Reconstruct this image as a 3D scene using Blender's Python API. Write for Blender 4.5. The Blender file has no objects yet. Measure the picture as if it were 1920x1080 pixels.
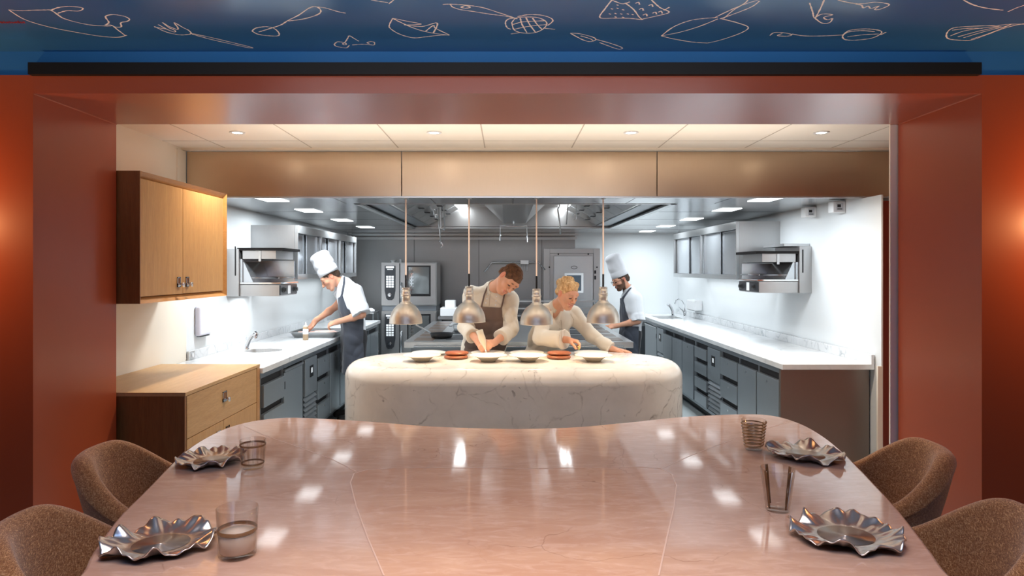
import bpy, bmesh, math, random
import numpy as np
from mathutils import Vector, Matrix
random.seed(7); np.random.seed(7)
PI = math.pi
scn = bpy.context.scene
COL = scn.collection
H = 1.56; FPX = 1280.0; CX = 950.0; CY = 504.0
def W(px, py, d):
    return Vector(((px-CX)*d/FPX, d, H-(py-CY)*d/FPX))
def on_z(px, py, z):
    d = (H-z)*FPX/(py-CY)
    return Vector(((px-CX)*d/FPX, d, z))
# ---------------------------------------------------------------- camera
cam = bpy.data.cameras.new('camera'); co = bpy.data.objects.new('camera', cam); COL.objects.link(co)
co.location = (0, 0, H); co.rotation_euler = (PI/2, 0, 0)
cam.sensor_width = 36; cam.lens = 24.0
cam.shift_x = (960-CX)/1920; cam.shift_y = (CY-540)/1920
cam.clip_start = .02
scn.camera = co
scn.view_settings.view_transform = 'Standard'
scn.view_settings.look = 'None'
scn.cycles.max_bounces = 10
scn.cycles.transparent_max_bounces = 24
scn.cycles.diffuse_bounces = 4
scn.cycles.glossy_bounces = 5
scn.cycles.transmission_bounces = 8
scn.cycles.sample_clamp_indirect = 4.0
scn.cycles.caustics_reflective = False
scn.cycles.caustics_refractive = False
scn.cycles.use_denoising = True

# ---------------------------------------------------------------- mesh helpers
class MB:
    def __init__(s): s.v = []; s.f = []
    def add(s, vs, fs):
        b = len(s.v); s.v += [Vector(v) for v in vs]; s.f += [tuple(b+i for i in f) for f in fs]; return s
    def box(s, x0, x1, y0, y1, z0, z1):
        if x0 > x1: x0, x1 = x1, x0
        if y0 > y1: y0, y1 = y1, y0
        if z0 > z1: z0, z1 = z1, z0
        return s.add([(x0,y0,z0),(x1,y0,z0),(x1,y1,z0),(x0,y1,z0),(x0,y0,z1),(x1,y0,z1),(x1,y1,z1),(x0,y1,z1)],
                     [(0,3,2,1),(4,5,6,7),(0,1,5,4),(1,2,6,5),(2,3,7,6),(3,0,4,7)])
    def quad(s, a, b, c, d): return s.add([a,b,c,d], [(0,1,2,3)])
    def prism(s, pts, z0, z1):
        n = len(pts)
        vs = [(p[0],p[1],z0) for p in pts]+[(p[0],p[1],z1) for p in pts]
        return s.add(vs, [tuple(range(n-1,-1,-1)), tuple(range(n,2*n))]+[(i,(i+1)%n,n+(i+1)%n,n+i) for i in range(n)])
    def hexa(s, lo, hi):
        return s.add(list(lo)+list(hi), [(3,2,1,0),(4,5,6,7),(0,1,5,4),(1,2,6,5),(2,3,7,6),(3,0,4,7)])
    def tube(s, pts, r, n=10, caps=True, closed=False):
        pts = [Vector(p) for p in pts]; m = len(pts); b = len(s.v)
        rs = r if isinstance(r, (list, tuple)) else [r]*m
        prev = None
        for i, p in enumerate(pts):
            a = pts[(i-1) % m] if (closed or i > 0) else p
            c = pts[(i+1) % m] if (closed or i < m-1) else p
            t = (c-a)
            t = t.normalized() if t.length > 1e-9 else Vector((0,0,1))
            if prev is None:
                ref = Vector((0,0,1)) if abs(t.z) < .9 else Vector((1,0,0))
                u = t.cross(ref).normalized()
            else:
                u = (prev - t*prev.dot(t)).normalized()
            prev = u; w = t.cross(u)
            for k in range(n):
                q = 2*PI*k/n
                s.v.append(p + (u*math.cos(q)+w*math.sin(q))*rs[i])
        mm = m if closed else m-1
        for i in range(mm):
            for k in range(n):
                j = (i+1) % m
                s.f.append((b+i*n+k, b+j*n+k, b+j*n+(k+1)%n, b+i*n+(k+1)%n)[::-1])
        if caps and not closed:
            s.f.append(tuple(b+k for k in range(n))); s.f.append(tuple(b+(m-1)*n+k for k in range(n-1,-1,-1)))
        return s
    def lathe(s, prof, n=40, c=(0,0,0), M=None, caps=True):
        b = len(s.v); c = Vector(c)
        for r, z in prof:
            for k in range(n):
                q = 2*PI*k/n; p = Vector((r*math.cos(q), r*math.sin(q), z))
                if M is not None: p = M @ p
                s.v.append(p+c)
        for i in range(len(prof)-1):
            for k in range(n):
                s.f.append((b+i*n+k, b+i*n+(k+1)%n, b+(i+1)*n+(k+1)%n, b+(i+1)*n+k))
        if caps and prof[0][0] > 1e-6: s.f.append(tuple(b+k for k in range(n-1,-1,-1)))
        if caps and prof[-1][0] > 1e-6: s.f.append(tuple(b+(len(prof)-1)*n+k for k in range(n)))
        return s
    def cyl(s, c, r, z0, z1, n=24): return s.lathe([(r,z0),(r,z1)], n, c)
    def grid(s, P):     # P[i][j] points
        b = len(s.v); m = len(P); n = len(P[0])
        for row in P: s.v += [Vector(p) for p in row]
        for i in range(m-1):
            for j in range(n-1):
                s.f.append((b+i*n+j, b+i*n+j+1, b+(i+1)*n+j+1, b+(i+1)*n+j))
        return s
WL = {}
def setp(o, label=None, cat=None, group=None, kind=None):
    if label: o['label'] = label
    if cat: o['category'] = cat
    if group: o['group'] = group
    if kind: o['kind'] = kind
    return o
def link(o, parent, local):
    COL.objects.link(o)
    if parent is not None:
        o.parent = parent
        if not local: o.location = -WL[parent.name]
        WL[o.name] = WL[parent.name] + o.location if not local else WL[parent.name]
    else:
        WL[o.name] = Vector((0,0,0))
    return o
def obj(name, mb, mat, parent=None, local=False, bevel=0, smooth=False, label=None, seg=2, sub=0, solid=0, fix=False, off=1):
    me = bpy.data.meshes.new(name)
    me.from_pydata([tuple(v) for v in mb.v], [], mb.f); me.update()
    if fix:
        bm = bmesh.new(); bm.from_mesh(me); bmesh.ops.remove_doubles(bm, verts=bm.verts, dist=1e-5)
        bmesh.ops.recalc_face_normals(bm, faces=bm.faces); bm.to_mesh(me); bm.free()
    me.materials.append(mat)
    o = bpy.data.objects.new(name, me)
    link(o, parent, local)
    if smooth:
        me.polygons.foreach_set('use_smooth', [True]*len(me.polygons))
    if solid:
        m = o.modifiers.new('solid', 'SOLIDIFY'); m.thickness = solid; m.offset = off
    if bevel:
        m = o.modifiers.new('bev', 'BEVEL'); m.width = bevel; m.segments = seg; m.limit_method = 'ANGLE'; m.angle_limit = .6
        if not smooth:
            me.polygons.foreach_set('use_smooth', [True]*len(me.polygons)); 
            w = o.modifiers.new('wn', 'WEIGHTED_NORMAL'); w.keep_sharp = True
    if sub:
        m = o.modifiers.new('sub', 'SUBSURF'); m.levels = sub; m.render_levels = sub
    if label: o['label'] = label
    return o
def thing(name, label, cat, loc=(0,0,0), group=None, rotz=0):
    o = bpy.data.objects.new(name, None); COL.objects.link(o)
    o.empty_display_size = .05
    o.location = loc; o.rotation_euler = (0,0,rotz); WL[o.name] = Vector(loc)
    return setp(o, label, cat, group)
def struct(name, mb, mat, parent=None, **k):
    o = obj(name, mb, mat, parent, **k)
    if parent is None: o['kind'] = 'structure'
    return o
def dup(root, loc, rotz, label, scale=None):
    r = root.copy(); COL.objects.link(r); r.location = loc; r.rotation_euler = (0,0,rotz); r['label'] = label
    WL[r.name] = Vector(loc)
    if scale: r.scale = scale
    for ch in list(root.children):
        c = ch.copy(); COL.objects.link(c); c.parent = r
        for g in list(ch.children):
            d = g.copy(); COL.objects.link(d); d.parent = c
    return r
# ---------------------------------------------------------------- materials
def mat(name, col=(.5,.5,.5), rough=.5, metal=0, coat=0, trans=0, ior=1.45, emit=None, es=0, spec=None, alpha=None, sheen=0, coatr=.05, sss=0):
    m = bpy.data.materials.new(name); m.use_nodes = True
    b = m.node_tree.nodes['Principled BSDF']
    b.inputs['Base Color'].default_value = (*col, 1); b.inputs['Roughness'].default_value = rough
    b.inputs['Metallic'].default_value = metal; b.inputs['IOR'].default_value = ior
    if coat: b.inputs['Coat Weight'].default_value = coat; b.inputs['Coat Roughness'].default_value = coatr
    if trans: b.inputs['Transmission Weight'].default_value = trans
    if emit: b.inputs['Emission Color'].default_value = (*emit, 1); b.inputs['Emission Strength'].default_value = es
    if spec is not None: b.inputs['Specular IOR Level'].default_value = spec
    if sheen: b.inputs['Sheen Weight'].default_value = sheen
    if sss: b.inputs['Subsurface Weight'].default_value = sss; b.inputs['Subsurface Scale'].default_value = .02
    return m
class NT:
    def __init__(s, m): s.m = m; s.t = m.node_tree; s.b = s.t.nodes['Principled BSDF']
    def n(s, ty, **k):
        nd = s.t.nodes.new(ty)
        for a, v in k.items(): setattr(nd, a, v)
        return nd
    def l(s, a, b): s.t.links.new(a, b)
    def coords(s, scale=(1,1,1), rot=(0,0,0), kind='Object'):
        tc = s.n('ShaderNodeTexCoord'); mp = s.n('ShaderNodeMapping')
        mp.inputs['Scale'].default_value = scale; mp.inputs['Rotation'].default_value = rot
        s.l(tc.outputs[kind], mp.inputs['Vector']); return mp.outputs['Vector']
    def noise(s, vec, scale, detail=4, rough=.5, dist=0):
        nd = s.n('ShaderNodeTexNoise'); nd.inputs['Scale'].default_value = scale; nd.inputs['Detail'].default_value = detail
        nd.inputs['Roughness'].default_value = rough; nd.inputs['Distortion'].default_value = dist
        s.l(vec, nd.inputs['Vector']); return nd.outputs['Fac']
    def ramp(s, fac, stops, interp='LINEAR'):
        nd = s.n('ShaderNodeValToRGB'); nd.color_ramp.interpolation = interp
        e = nd.color_ramp.elements
        while len(e) < len(stops): e.new(.5)
        for i, (p, c) in enumerate(stops):
            e[i].position = p; e[i].color = (*c, 1) if len(c) == 3 else c
        s.l(fac, nd.inputs['Fac']); return nd.outputs['Color']
    def mix(s, fac, a, b, mode='MIX'):
        nd = s.n('ShaderNodeMix', data_type='RGBA', blend_type=mode)
        for i, v in ((0, fac), (6, a), (7, b)):
            if isinstance(v, (int, float)): nd.inputs[i].default_value = v
            elif isinstance(v, tuple): nd.inputs[i].default_value = (*v, 1)
            else: s.l(v, nd.inputs[i])
        return nd.outputs[2]
    def bump(s, fac, strength, dist=.002):
        nd = s.n('ShaderNodeBump'); nd.inputs['Strength'].default_value = strength; nd.inputs['Distance'].default_value = dist
        s.l(fac, nd.inputs['Height']); s.l(nd.outputs['Normal'], s.b.inputs['Normal'])
    def base(s, c): s.l(c, s.b.inputs['Base Color'])
g3 = lambda v: (v, v, v)
def steel(name, col, rough=.28, axis=(1,1,1), var=.03, metal=1):
    m = mat(name, col, rough, metal); t = NT(m)
    v = t.coords(axis); f = t.noise(v, 8, 6, .7)
    lo = t.noise(t.coords((.7,.7,.7)), 2, 3)
    c0 = t.mix(lo, tuple(c*.88 for c in col), tuple(min(1, c*1.08) for c in col))
    t.base(t.mix(t.ramp(f, [(.3, g3(0)), (.7, g3(.12))]), c0, tuple(c*.7 for c in col)))
    return m
M = {}
M['steel'] = steel('brushed steel', (.64,.66,.67), .28, (1,1,25), .03, .88)
M['steel_v'] = steel('brushed steel upright', (.52,.52,.52), .3, (12,12,1), .03, .85)
M['steel_wall'] = steel('wall steel', (.38,.385,.385), .34, (12,12,1), .03)
M['steel_hood'] = steel('hood steel', (.55,.56,.57), .2, (1,30,1))
M['steel_fascia'] = steel('fascia steel', (.64,.49,.345), .30, (30,30,1), .04)
M['steel_dark'] = steel('grey cabinet steel', (.27,.30,.33), .34, (12,12,1), .03, .6)
M['steel_front'] = steel('cabinet door steel', (.33,.37,.40), .3, (12,12,1), .03, .6)
M['chrome'] = mat('chrome', (.85,.86,.88), .06, 1)
M['mirror'] = steel('pressed steel', (.62,.66,.70), .22, (1,1,1), .03, .8)
M['black'] = mat('black plastic', (.012,.012,.013), .35)
M['blackbar'] = mat('black recess', (.004,.003,.003), .6)
M['gap'] = mat('shadow gap', (.02,.02,.022), .6)
M['white'] = mat('white plastic', (.78,.79,.8), .35)
M['paint'] = mat('gloss white wall', (.70,.73,.745), .2, spec=.5)
M['cream'] = mat('cream wall', (.80,.74,.64), .55)
M['tile_ceil'] = mat('ceiling tile', (.88,.81,.72), .7)
M['kfloor'] = mat('kitchen floor', (.36,.40,.41), .35)
def m_terra(cw=.22, cr=.2):
    m = mat('terracotta lacquer', (.30,.055,.022), .38, coat=cw, coatr=cr, spec=.35); t = NT(m)
    f = t.noise(t.coords(), 1.3, 2); t.base(t.mix(f, (.35,.064,.022), (.43,.085,.031)))
    return m
M['terra'] = m_terra(); M['terra_gloss'] = m_terra(1.0, .24)
M['terra_dark'] = mat('terracotta door', (.24,.03,.012), .4)
def m_blue():
    m = mat('blue lacquer', (.018,.075,.22), .2, spec=.30); t = NT(m)
    f = t.noise(t.coords(), 1.7, 4); t.base(t.mix(f, (.028,.15,.37), (.048,.19,.45)))
    return m
M['blue'] = m_blue()
M['chalk'] = mat('pale chalk paint', (.84,.79,.74), .6, emit=(.8,.72,.64), es=.12)  # weak emission added to keep the strokes pale; they are no lamp
M['redpaint'] = mat('red paint', (.35,.02,.04), .5)
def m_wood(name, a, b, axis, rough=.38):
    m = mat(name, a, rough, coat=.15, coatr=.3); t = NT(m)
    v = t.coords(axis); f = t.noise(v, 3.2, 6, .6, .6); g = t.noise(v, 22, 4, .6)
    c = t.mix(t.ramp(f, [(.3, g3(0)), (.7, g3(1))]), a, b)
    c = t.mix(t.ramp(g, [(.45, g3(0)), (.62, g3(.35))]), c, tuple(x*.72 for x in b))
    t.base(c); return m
M['oak'] = m_wood('pale oak upright grain', (.58,.33,.13), (.50,.265,.095), (9,9,.7))
M['oak_top'] = m_wood('pale oak', (.60,.37,.17), (.52,.30,.12), (9,.7,9))
M['oak_h'] = m_wood('pale oak level grain', (.60,.36,.16), (.50,.28,.11), (9,.8,9))
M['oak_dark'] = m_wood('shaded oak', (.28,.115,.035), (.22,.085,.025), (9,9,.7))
M['oak_lip'] = m_wood('oak edging', (.50,.25,.085), (.42,.2,.065), (6,1,6))
def m_marble(name, base, vein, s=1.6, rough=.12, thr=.035, dens=.5, spots=False, warm=None):
    m = mat(name, base, rough, spec=.5); t = NT(m)
    v = t.coords()
    wn = t.n('ShaderNodeTexNoise'); wn.inputs['Scale'].default_value = 2.2; wn.inputs['Detail'].default_value = 4; t.l(v, wn.inputs['Vector'])
    wv = t.n('ShaderNodeVectorMath', operation='SCALE'); t.l(wn.outputs['Color'], wv.inputs[0]); wv.inputs['Scale'].default_value = .55
    av = t.n('ShaderNodeVectorMath', operation='ADD'); t.l(v, av.inputs[0]); t.l(wv.outputs[0], av.inputs[1])
    vor = t.n('ShaderNodeTexVoronoi', feature='DISTANCE_TO_EDGE'); vor.inputs['Scale'].default_value = s*1.6; t.l(av.outputs[0], vor.inputs['Vector'])
    vm = t.ramp(vor.outputs['Distance'], [(0, g3(1)), (thr, g3(.35)), (thr*2.2, g3(0))])
    msk = t.ramp(t.noise(v, 3.1, 3), [(dens-.06, g3(0)), (dens+.12, g3(1))])
    a = t.n('ShaderNodeMath', operation='MULTIPLY'); t.l(vm, a.inputs[0]); t.l(msk, a.inputs[1])
    cloud = t.noise(v, 5, 5, .6)
    c0 = t.mix(t.ramp(cloud, [(.3, g3(0)), (.75, g3(1))]), base, tuple(x*.86 for x in base))
    fr_ = t.ramp(t.noise(v, 11, 5, .7), [(.40, g3(0)), (.62, g3(1))]); a2 = t.n('ShaderNodeMath', operation='MULTIPLY'); t.l(a.outputs[0], a2.inputs[0]); t.l(fr_, a2.inputs[1])
    c = t.mix(a2.outputs[0], c0, vein)
    if spots:
        sp = t.ramp(t.noise(v, 16, 3, .55, 1.0), [(.66, g3(0)), (.72, g3(.8))])
        sm = t.ramp(t.noise(v, 2.0, 2), [(.5, g3(0)), (.62, g3(1))])
        b_ = t.n('ShaderNodeMath', operation='MULTIPLY'); t.l(sp, b_.inputs[0]); t.l(sm, b_.inputs[1])
        c = t.mix(b_.outputs[0], c, tuple(x*.6 for x in vein))
    t.base(c); return m
M['marble'] = m_marble('white veined marble', (.72,.67,.61), (.27,.23,.20), 2.4, .13, .017, .45, True)
M['worktop'] = m_marble('pale grey marble', (.72,.74,.75), (.42,.45,.48), 2.6, .16, .03, .5)
M['splash'] = m_marble('grey marble upstand', (.70,.72,.74), (.32,.35,.38), 5, .2, .05, .42)
def m_pink(name, a, b, rot):
    m = mat(name, a, .09, spec=.55); t = NT(m)
    v = t.coords((1.0,3.2,1), (0,0,rot))
    f = t.noise(v, 2.3, 7, .62, 1.4); g = t.noise(v, 9, 6, .65, 1.2)
    c = t.mix(t.ramp(f, [(.32, g3(0)), (.68, g3(1))]), a, b)
    c = t.mix(t.ramp(g, [(.48, g3(0)), (.72, g3(.55))]), c, (.64,.44,.35))
    v2 = t.coords()
    wn = t.n('ShaderNodeTexNoise'); wn.inputs['Scale'].default_value = 1.6; wn.inputs['Detail'].default_value = 5; t.l(v2, wn.inputs['Vector'])
    wv = t.n('ShaderNodeVectorMath', operation='SCALE'); t.l(wn.outputs['Color'], wv.inputs[0]); wv.inputs['Scale'].default_value = .9
    av = t.n('ShaderNodeVectorMath', operation='ADD'); t.l(v2, av.inputs[0]); t.l(wv.outputs[0], av.inputs[1])
    vor = t.n('ShaderNodeTexVoronoi', feature='DISTANCE_TO_EDGE'); vor.inputs['Scale'].default_value = 2.2; t.l(av.outputs[0], vor.inputs['Vector'])
    vm = t.ramp(vor.outputs['Distance'], [(0, g3(.5)), (.004, g3(.2)), (.009, g3(0))])
    msk = t.ramp(t.noise(v2, 2.4, 2), [(.52, g3(0)), (.6, g3(1))])
    mm = t.n('ShaderNodeMath', operation='MULTIPLY'); t.l(vm, mm.inputs[0]); t.l(msk, mm.inputs[1])
    c = t.mix(mm.outputs[0], c, (.20,.09,.06))
    t.base(c)
    t.l(t.ramp(g, [(.3, g3(.05)), (.7, g3(.09))]), t.b.inputs['Roughness'])
    return m
M['pink'] = m_pink('pink marble', (.46,.275,.20), (.53,.345,.26), .2)
M['pink2'] = m_pink('pink marble centre', (.47,.26,.175), (.54,.33,.23), -.3)
M['seam'] = mat('pale seam', (.62,.42,.33), .3)
def m_fabric():
    m = mat('brown woven wool', (.17,.075,.03), .95, sheen=.25); t = NT(m)
    w = t.n('ShaderNodeTexCoord')
    a = t.noise(t.coords((1,1,6), (.3,.5,.2)), 120, 3, .6); b = t.noise(t.coords((6,1,1), (.2,.1,.6)), 105, 3, .6)
    ab = t.n('ShaderNodeMath', operation='MAXIMUM'); t.l(a, ab.inputs[0]); t.l(b, ab.inputs[1])
    c = t.ramp(ab.outputs[0], [(.42, (.16,.055,.016)), (.56, (.32,.13,.045)), (.68, (.66,.38,.18))])
    t.base(c); t.bump(ab.outputs[0], .6, .003); return m
M['fabric'] = m_fabric()
M['leg'] = mat('dark wood leg', (.05,.025,.012), .4)
M['china'] = mat('cream china', (.78,.70,.56), .22, spec=.5)
M['chinaw'] = mat('white china', (.80,.76,.68), .18, spec=.5)
def m_copper():
    m = mat('red wood board', (.30,.08,.035), .45, coat=.15); t = NT(m)
    f = t.noise(t.coords((1,8,8)), 9, 5); t.base(t.mix(f, (.13,.032,.014), (.30,.10,.05))); return m
M['board'] = m_copper()
M['lamp'] = steel('spun aluminium', (.82,.76,.68), .36, (1,1,60), .03, .88)
M['lamp_in'] = mat('lamp lining', (.9,.8,.65), .3, 1)
M['cord'] = mat('copper braided cord', (.80,.62,.52), .6)
M['bulb'] = mat('warm bulb', (1,.8,.5), .4, emit=(1,.72,.38), es=30)
M['glow'] = mat('lit light panel', (1,1,1), .4, emit=(.93,.98,1), es=11)
M['glow_s'] = mat('lit side panel', (1,1,1), .4, emit=(.93,.98,1), es=3.2)
M['glow_w'] = mat('lit downlight', (1,1,1), .4, emit=(1,.93,.8), es=6)
def glass(name, col=(1,1,1), edge=(.86,.82,.77)):
    """thin-walled clear glass: see-through face on, brighter and tinted toward its edges"""
    m = bpy.data.materials.new(name); m.use_nodes = True; t = m.node_tree; t.nodes.clear()
    out = t.nodes.new('ShaderNodeOutputMaterial'); tr = t.nodes.new('ShaderNodeBsdfTransparent'); gl = t.nodes.new('ShaderNodeBsdfGlossy')
    lw = t.nodes.new('ShaderNodeLayerWeight'); lw.inputs['Blend'].default_value = .35
    cr = t.nodes.new('ShaderNodeValToRGB'); cr.color_ramp.elements[0].position = .35; cr.color_ramp.elements[0].color = (*col, 1)
    cr.color_ramp.elements[1].position = 1; cr.color_ramp.elements[1].color = (*edge, 1)
    t.links.new(lw.outputs['Facing'], cr.inputs['Fac']); t.links.new(cr.outputs['Color'], tr.inputs['Color'])
    gl.inputs['Roughness'].default_value = .03
    fr = t.nodes.new('ShaderNodeValToRGB'); e_ = fr.color_ramp.elements; e_[0].position = .3; e_[0].color = (.03,.03,.03,1); e_[1].position = 1; e_[1].color = (.45,.45,.45,1)
    t.links.new(lw.outputs['Facing'], fr.inputs['Fac'])
    mx = t.nodes.new('ShaderNodeMixShader'); t.links.new(fr.outputs[0], mx.inputs[0]); t.links.new(tr.outputs[0], mx.inputs[1]); t.links.new(gl.outputs[0], mx.inputs[2])
    t.links.new(mx.outputs[0], out.inputs['Surface']); return m
M['glass'] = glass('clear glass', (.955,.94,.925))
M['glass_brown'] = mat('brown glass band', (.20,.10,.045), .08, trans=.35)
M['glass_amber'] = mat('amber glass thread', (.46,.26,.12), .1, trans=.3)
M['milk'] = mat('frosted glass fill', (.66,.56,.48), .5)
M['silver'] = mat('dark lustre silver', (.60,.54,.50), .29, .88)
M['wellm'] = mat('satin silver well', (.60,.52,.45), .32, .75)
M['oven_glass'] = mat('oven window glass', (.20,.21,.21), .06, .6)
M['screen'] = mat('oven display', (.75,.77,.78), .3, emit=(.8,.85,.9), es=.25)
M['rubber'] = mat('panel charcoal', (.03,.032,.036), .3)
M['gnfill'] = mat('brown food pan', (.20,.15,.12), .3, .6)
M['fish'] = mat('raw fish flesh', (.70,.48,.42), .35)
M['sauce'] = mat('brown sauce bottle', (.40,.28,.17), .3, trans=.2)
M['lav'] = mat('pale lilac reflection', (.68,.70,.82), .3)
M['bag'] = mat('piping bag', (.85,.74,.58), .35, trans=.25)
M['herb'] = mat('green herb', (.45,.48,.15), .6)
# ================================================================ setting
DF, DB = 3.017, 3.66          # frame front / back depth
XL, XR = -2.093, 2.10         # opening sides
ZL = 2.335                    # lintel underside
ZT = 2.416; ZC = 2.524        # top of terracotta face, dining ceiling
WLX, WRX = -2.44, 2.70        # kitchen side walls
ZK = 2.468                    # kitchen tiled ceiling
ZH = 2.11                     # hood underside
YF = 5.17                     # hood fascia
YB = 10.75                    # kitchen back wall
struct('floor', MB().box(-4.5, 4.5, -3.2, 11, -.05, 0), M['kfloor'])
fr = MB()
fr.box(-4.5, XL, DF, DB, 0, ZT); fr.box(XR, 4.5, DF, DB, 0, ZT)
# mitre lines where the reveal corners fold
wf = struct('wall_front', fr, M['terra'])
struct('wall_lintel', MB().box(XL, XR, DF, DB, ZL, ZT), M['terra_gloss'])
mt = MB()
for s, X in ((-1, XL), (1, XR)):
    a = Vector((X, DF+.002, ZL)); b = Vector((X, DB, ZL))
    mt.tube([a, b], .0035, 6)
for _o in (0,):
    pass
o = obj('edge_bead', mt, mat('bead terracotta', (.42,.11,.05), .35), wf)
struct('wall_upper', MB().box(-4.5, 4.5, DF+.012, DB, ZT, ZC), M['blue'])
bar = MB().box(W(52,0,DF-.03).x, W(1841,0,DF-.03).x, DF-.03, DF+.012, 2.412, 2.464)
o = struct('trim_1', bar, M['blackbar'])
ce = struct('ceiling', MB().box(-4.5, 4.5, -3.2, DB, ZC, ZC+.1), M['blue'])
struct('wall_left', MB().box(-4.6, -4.5, -3.2, DB, 0, ZC), M['terra'])
struct('wall_right', MB().box(4.5, 4.6, -3.2, DB, 0, ZC), M['terra'])
struct('wall_back', MB().box(-4.6, 4.6, -3.3, -3.2, 0, ZC), M['cream'])
# kitchen shell
struct('wall_kitchen_left', MB().box(WLX-.1, WLX, YF+.03, YB, 0, ZK), M['paint'])
struct('wall_kitchen_entry', MB().box(WLX-.1, WLX, DB, YF+.03, 0, ZK), M['cream'])
struct('wall_kitchen_right', MB().box(WRX, WRX+.012, 4.92, YF+.032, 0, 2.095).box(WRX, WRX+.012, YF+.032, YB, 0, ZK), M['paint'])
struct('wall_kitchen_end', MB().box(WLX-.1, 1.075, YB, YB+.1, 0, ZK), M['steel_wall'])
struct('wall_kitchen_white', MB().box(1.075, WRX+.1, YB-.01, YB+.09, 0, ZK), M['paint'])
sm = MB()
for X in (-1.46, -.44, .55): sm.box(X, X+.006, YB-.004, YB, 0, 2.2)
struct('trim_2', sm, M['gap'])
struct('trim_3', MB().box(WLX-.1, 1.1, YB-.06, YB, 2.02, 2.06).box(WLX-.1, 1.1, YB-.3, YB-.26, 2.07, 2.10), M['steel'])
struct('trim_4', MB().box(2.068, 2.2, DB+.02, DB+.032, 0, ZK), mat('bright cream post', (.95,.88,.77), .5))          # pale post beside the opening, downlight brightness put into its cream
struct('trim_5', MB().box(WRX-.035, WRX-.001, 4.9, 4.92, 0, .86), M['cream'])
struct('wall_passage', MB().box(3.6, 3.7, DB, 5.6, 0, ZK), M['cream'])
struct('wall_passage_end', MB().box(WRX+.0125, 3.6, 5.21, 5.28, 0, ZK), M['cream'])
dr = struct('door_1', MB().box(WRX+.03, 3.4, 5.12, 5.165, 0.02, 2.07), M['terra_dark'], bevel=.003)
obj('door_handle', MB().tube([(2.95,5.12,1.0),(2.95,5.07,1.0),(3.07,5.07,1.0)], .009), M['chrome'], dr)
struct('ceiling_kitchen', MB().box(WLX-.1, 3.7, DB, YF-.05, ZK, ZK+.05), M['tile_ceil'])
tg = MB()
Xs = [(907-950)*4.84/1280+.65*k for k in range(-3, 6)]
for X in Xs: tg.box(X-.004, X+.004, DB, YF-.05, ZK-.0015, ZK)
for Y in (4.84, 4.19): tg.box(WLX, 3.6, Y-.003, Y+.003, ZK-.0015, ZK)
obj('tile_joint', tg, mat('tile joint', (.50,.43,.36), .7), bpy.data.objects['ceiling_kitchen'])
struct('trim_6', MB().box(WLX, 3.6, YF-.05, YF+.0, ZK-.016, ZK+.02), M['cream'])
struct('trim_7', MB().box(WLX, WLX+.012, YF-.13, YF-.002, 2.11, ZK-.02), M['cream'])

# chalk drawings on the dining ceiling: stroke points traced on the ceiling plane
def ribbon(pts, w=.0032, jit=.0012):
    P = []
    for (x, y) in pts:
        P.append(on_z(x, y, ZC-.0006))
    # resample with Catmull-Rom
    Q = []
    n = len(P)
    for i in range(n-1):
        p0, p1, p2, p3 = P[max(0,i-1)], P[i], P[i+1], P[min(n-1,i+2)]
        for k in range(8):
            t = k/8
            Q.append(.5*((2*p1)+(p2-p0)*t+(2*p0-5*p1+4*p2-p3)*t*t+(3*p1-p0-3*p2+p3)*t*t*t))
    Q.append(P[-1])
    L, R = [], []
    for i, q in enumerate(Q):
        a = Q[max(0,i-1)]; b = Q[min(len(Q)-1,i+1)]
        t = (b-a); t.z = 0; t = t.normalized() if t.length > 1e-6 else Vector((1,0,0))
        nn = Vector((-t.y, t.x, 0)); ww = w*(.55+.6*random.random())
        L.append(q+nn*ww); R.append(q-nn*ww)
    return [L, R]
A = lambda x0, y0, s, L: [(x0+x/s, y0+y/s) for x, y in L]
z1 = lambda L: A(0, 0, 3.0, L)
z2 = lambda L: A(600, 0, 2.8235, L)
z3 = lambda L: A(1240, 0, 2.8235, L)
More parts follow.
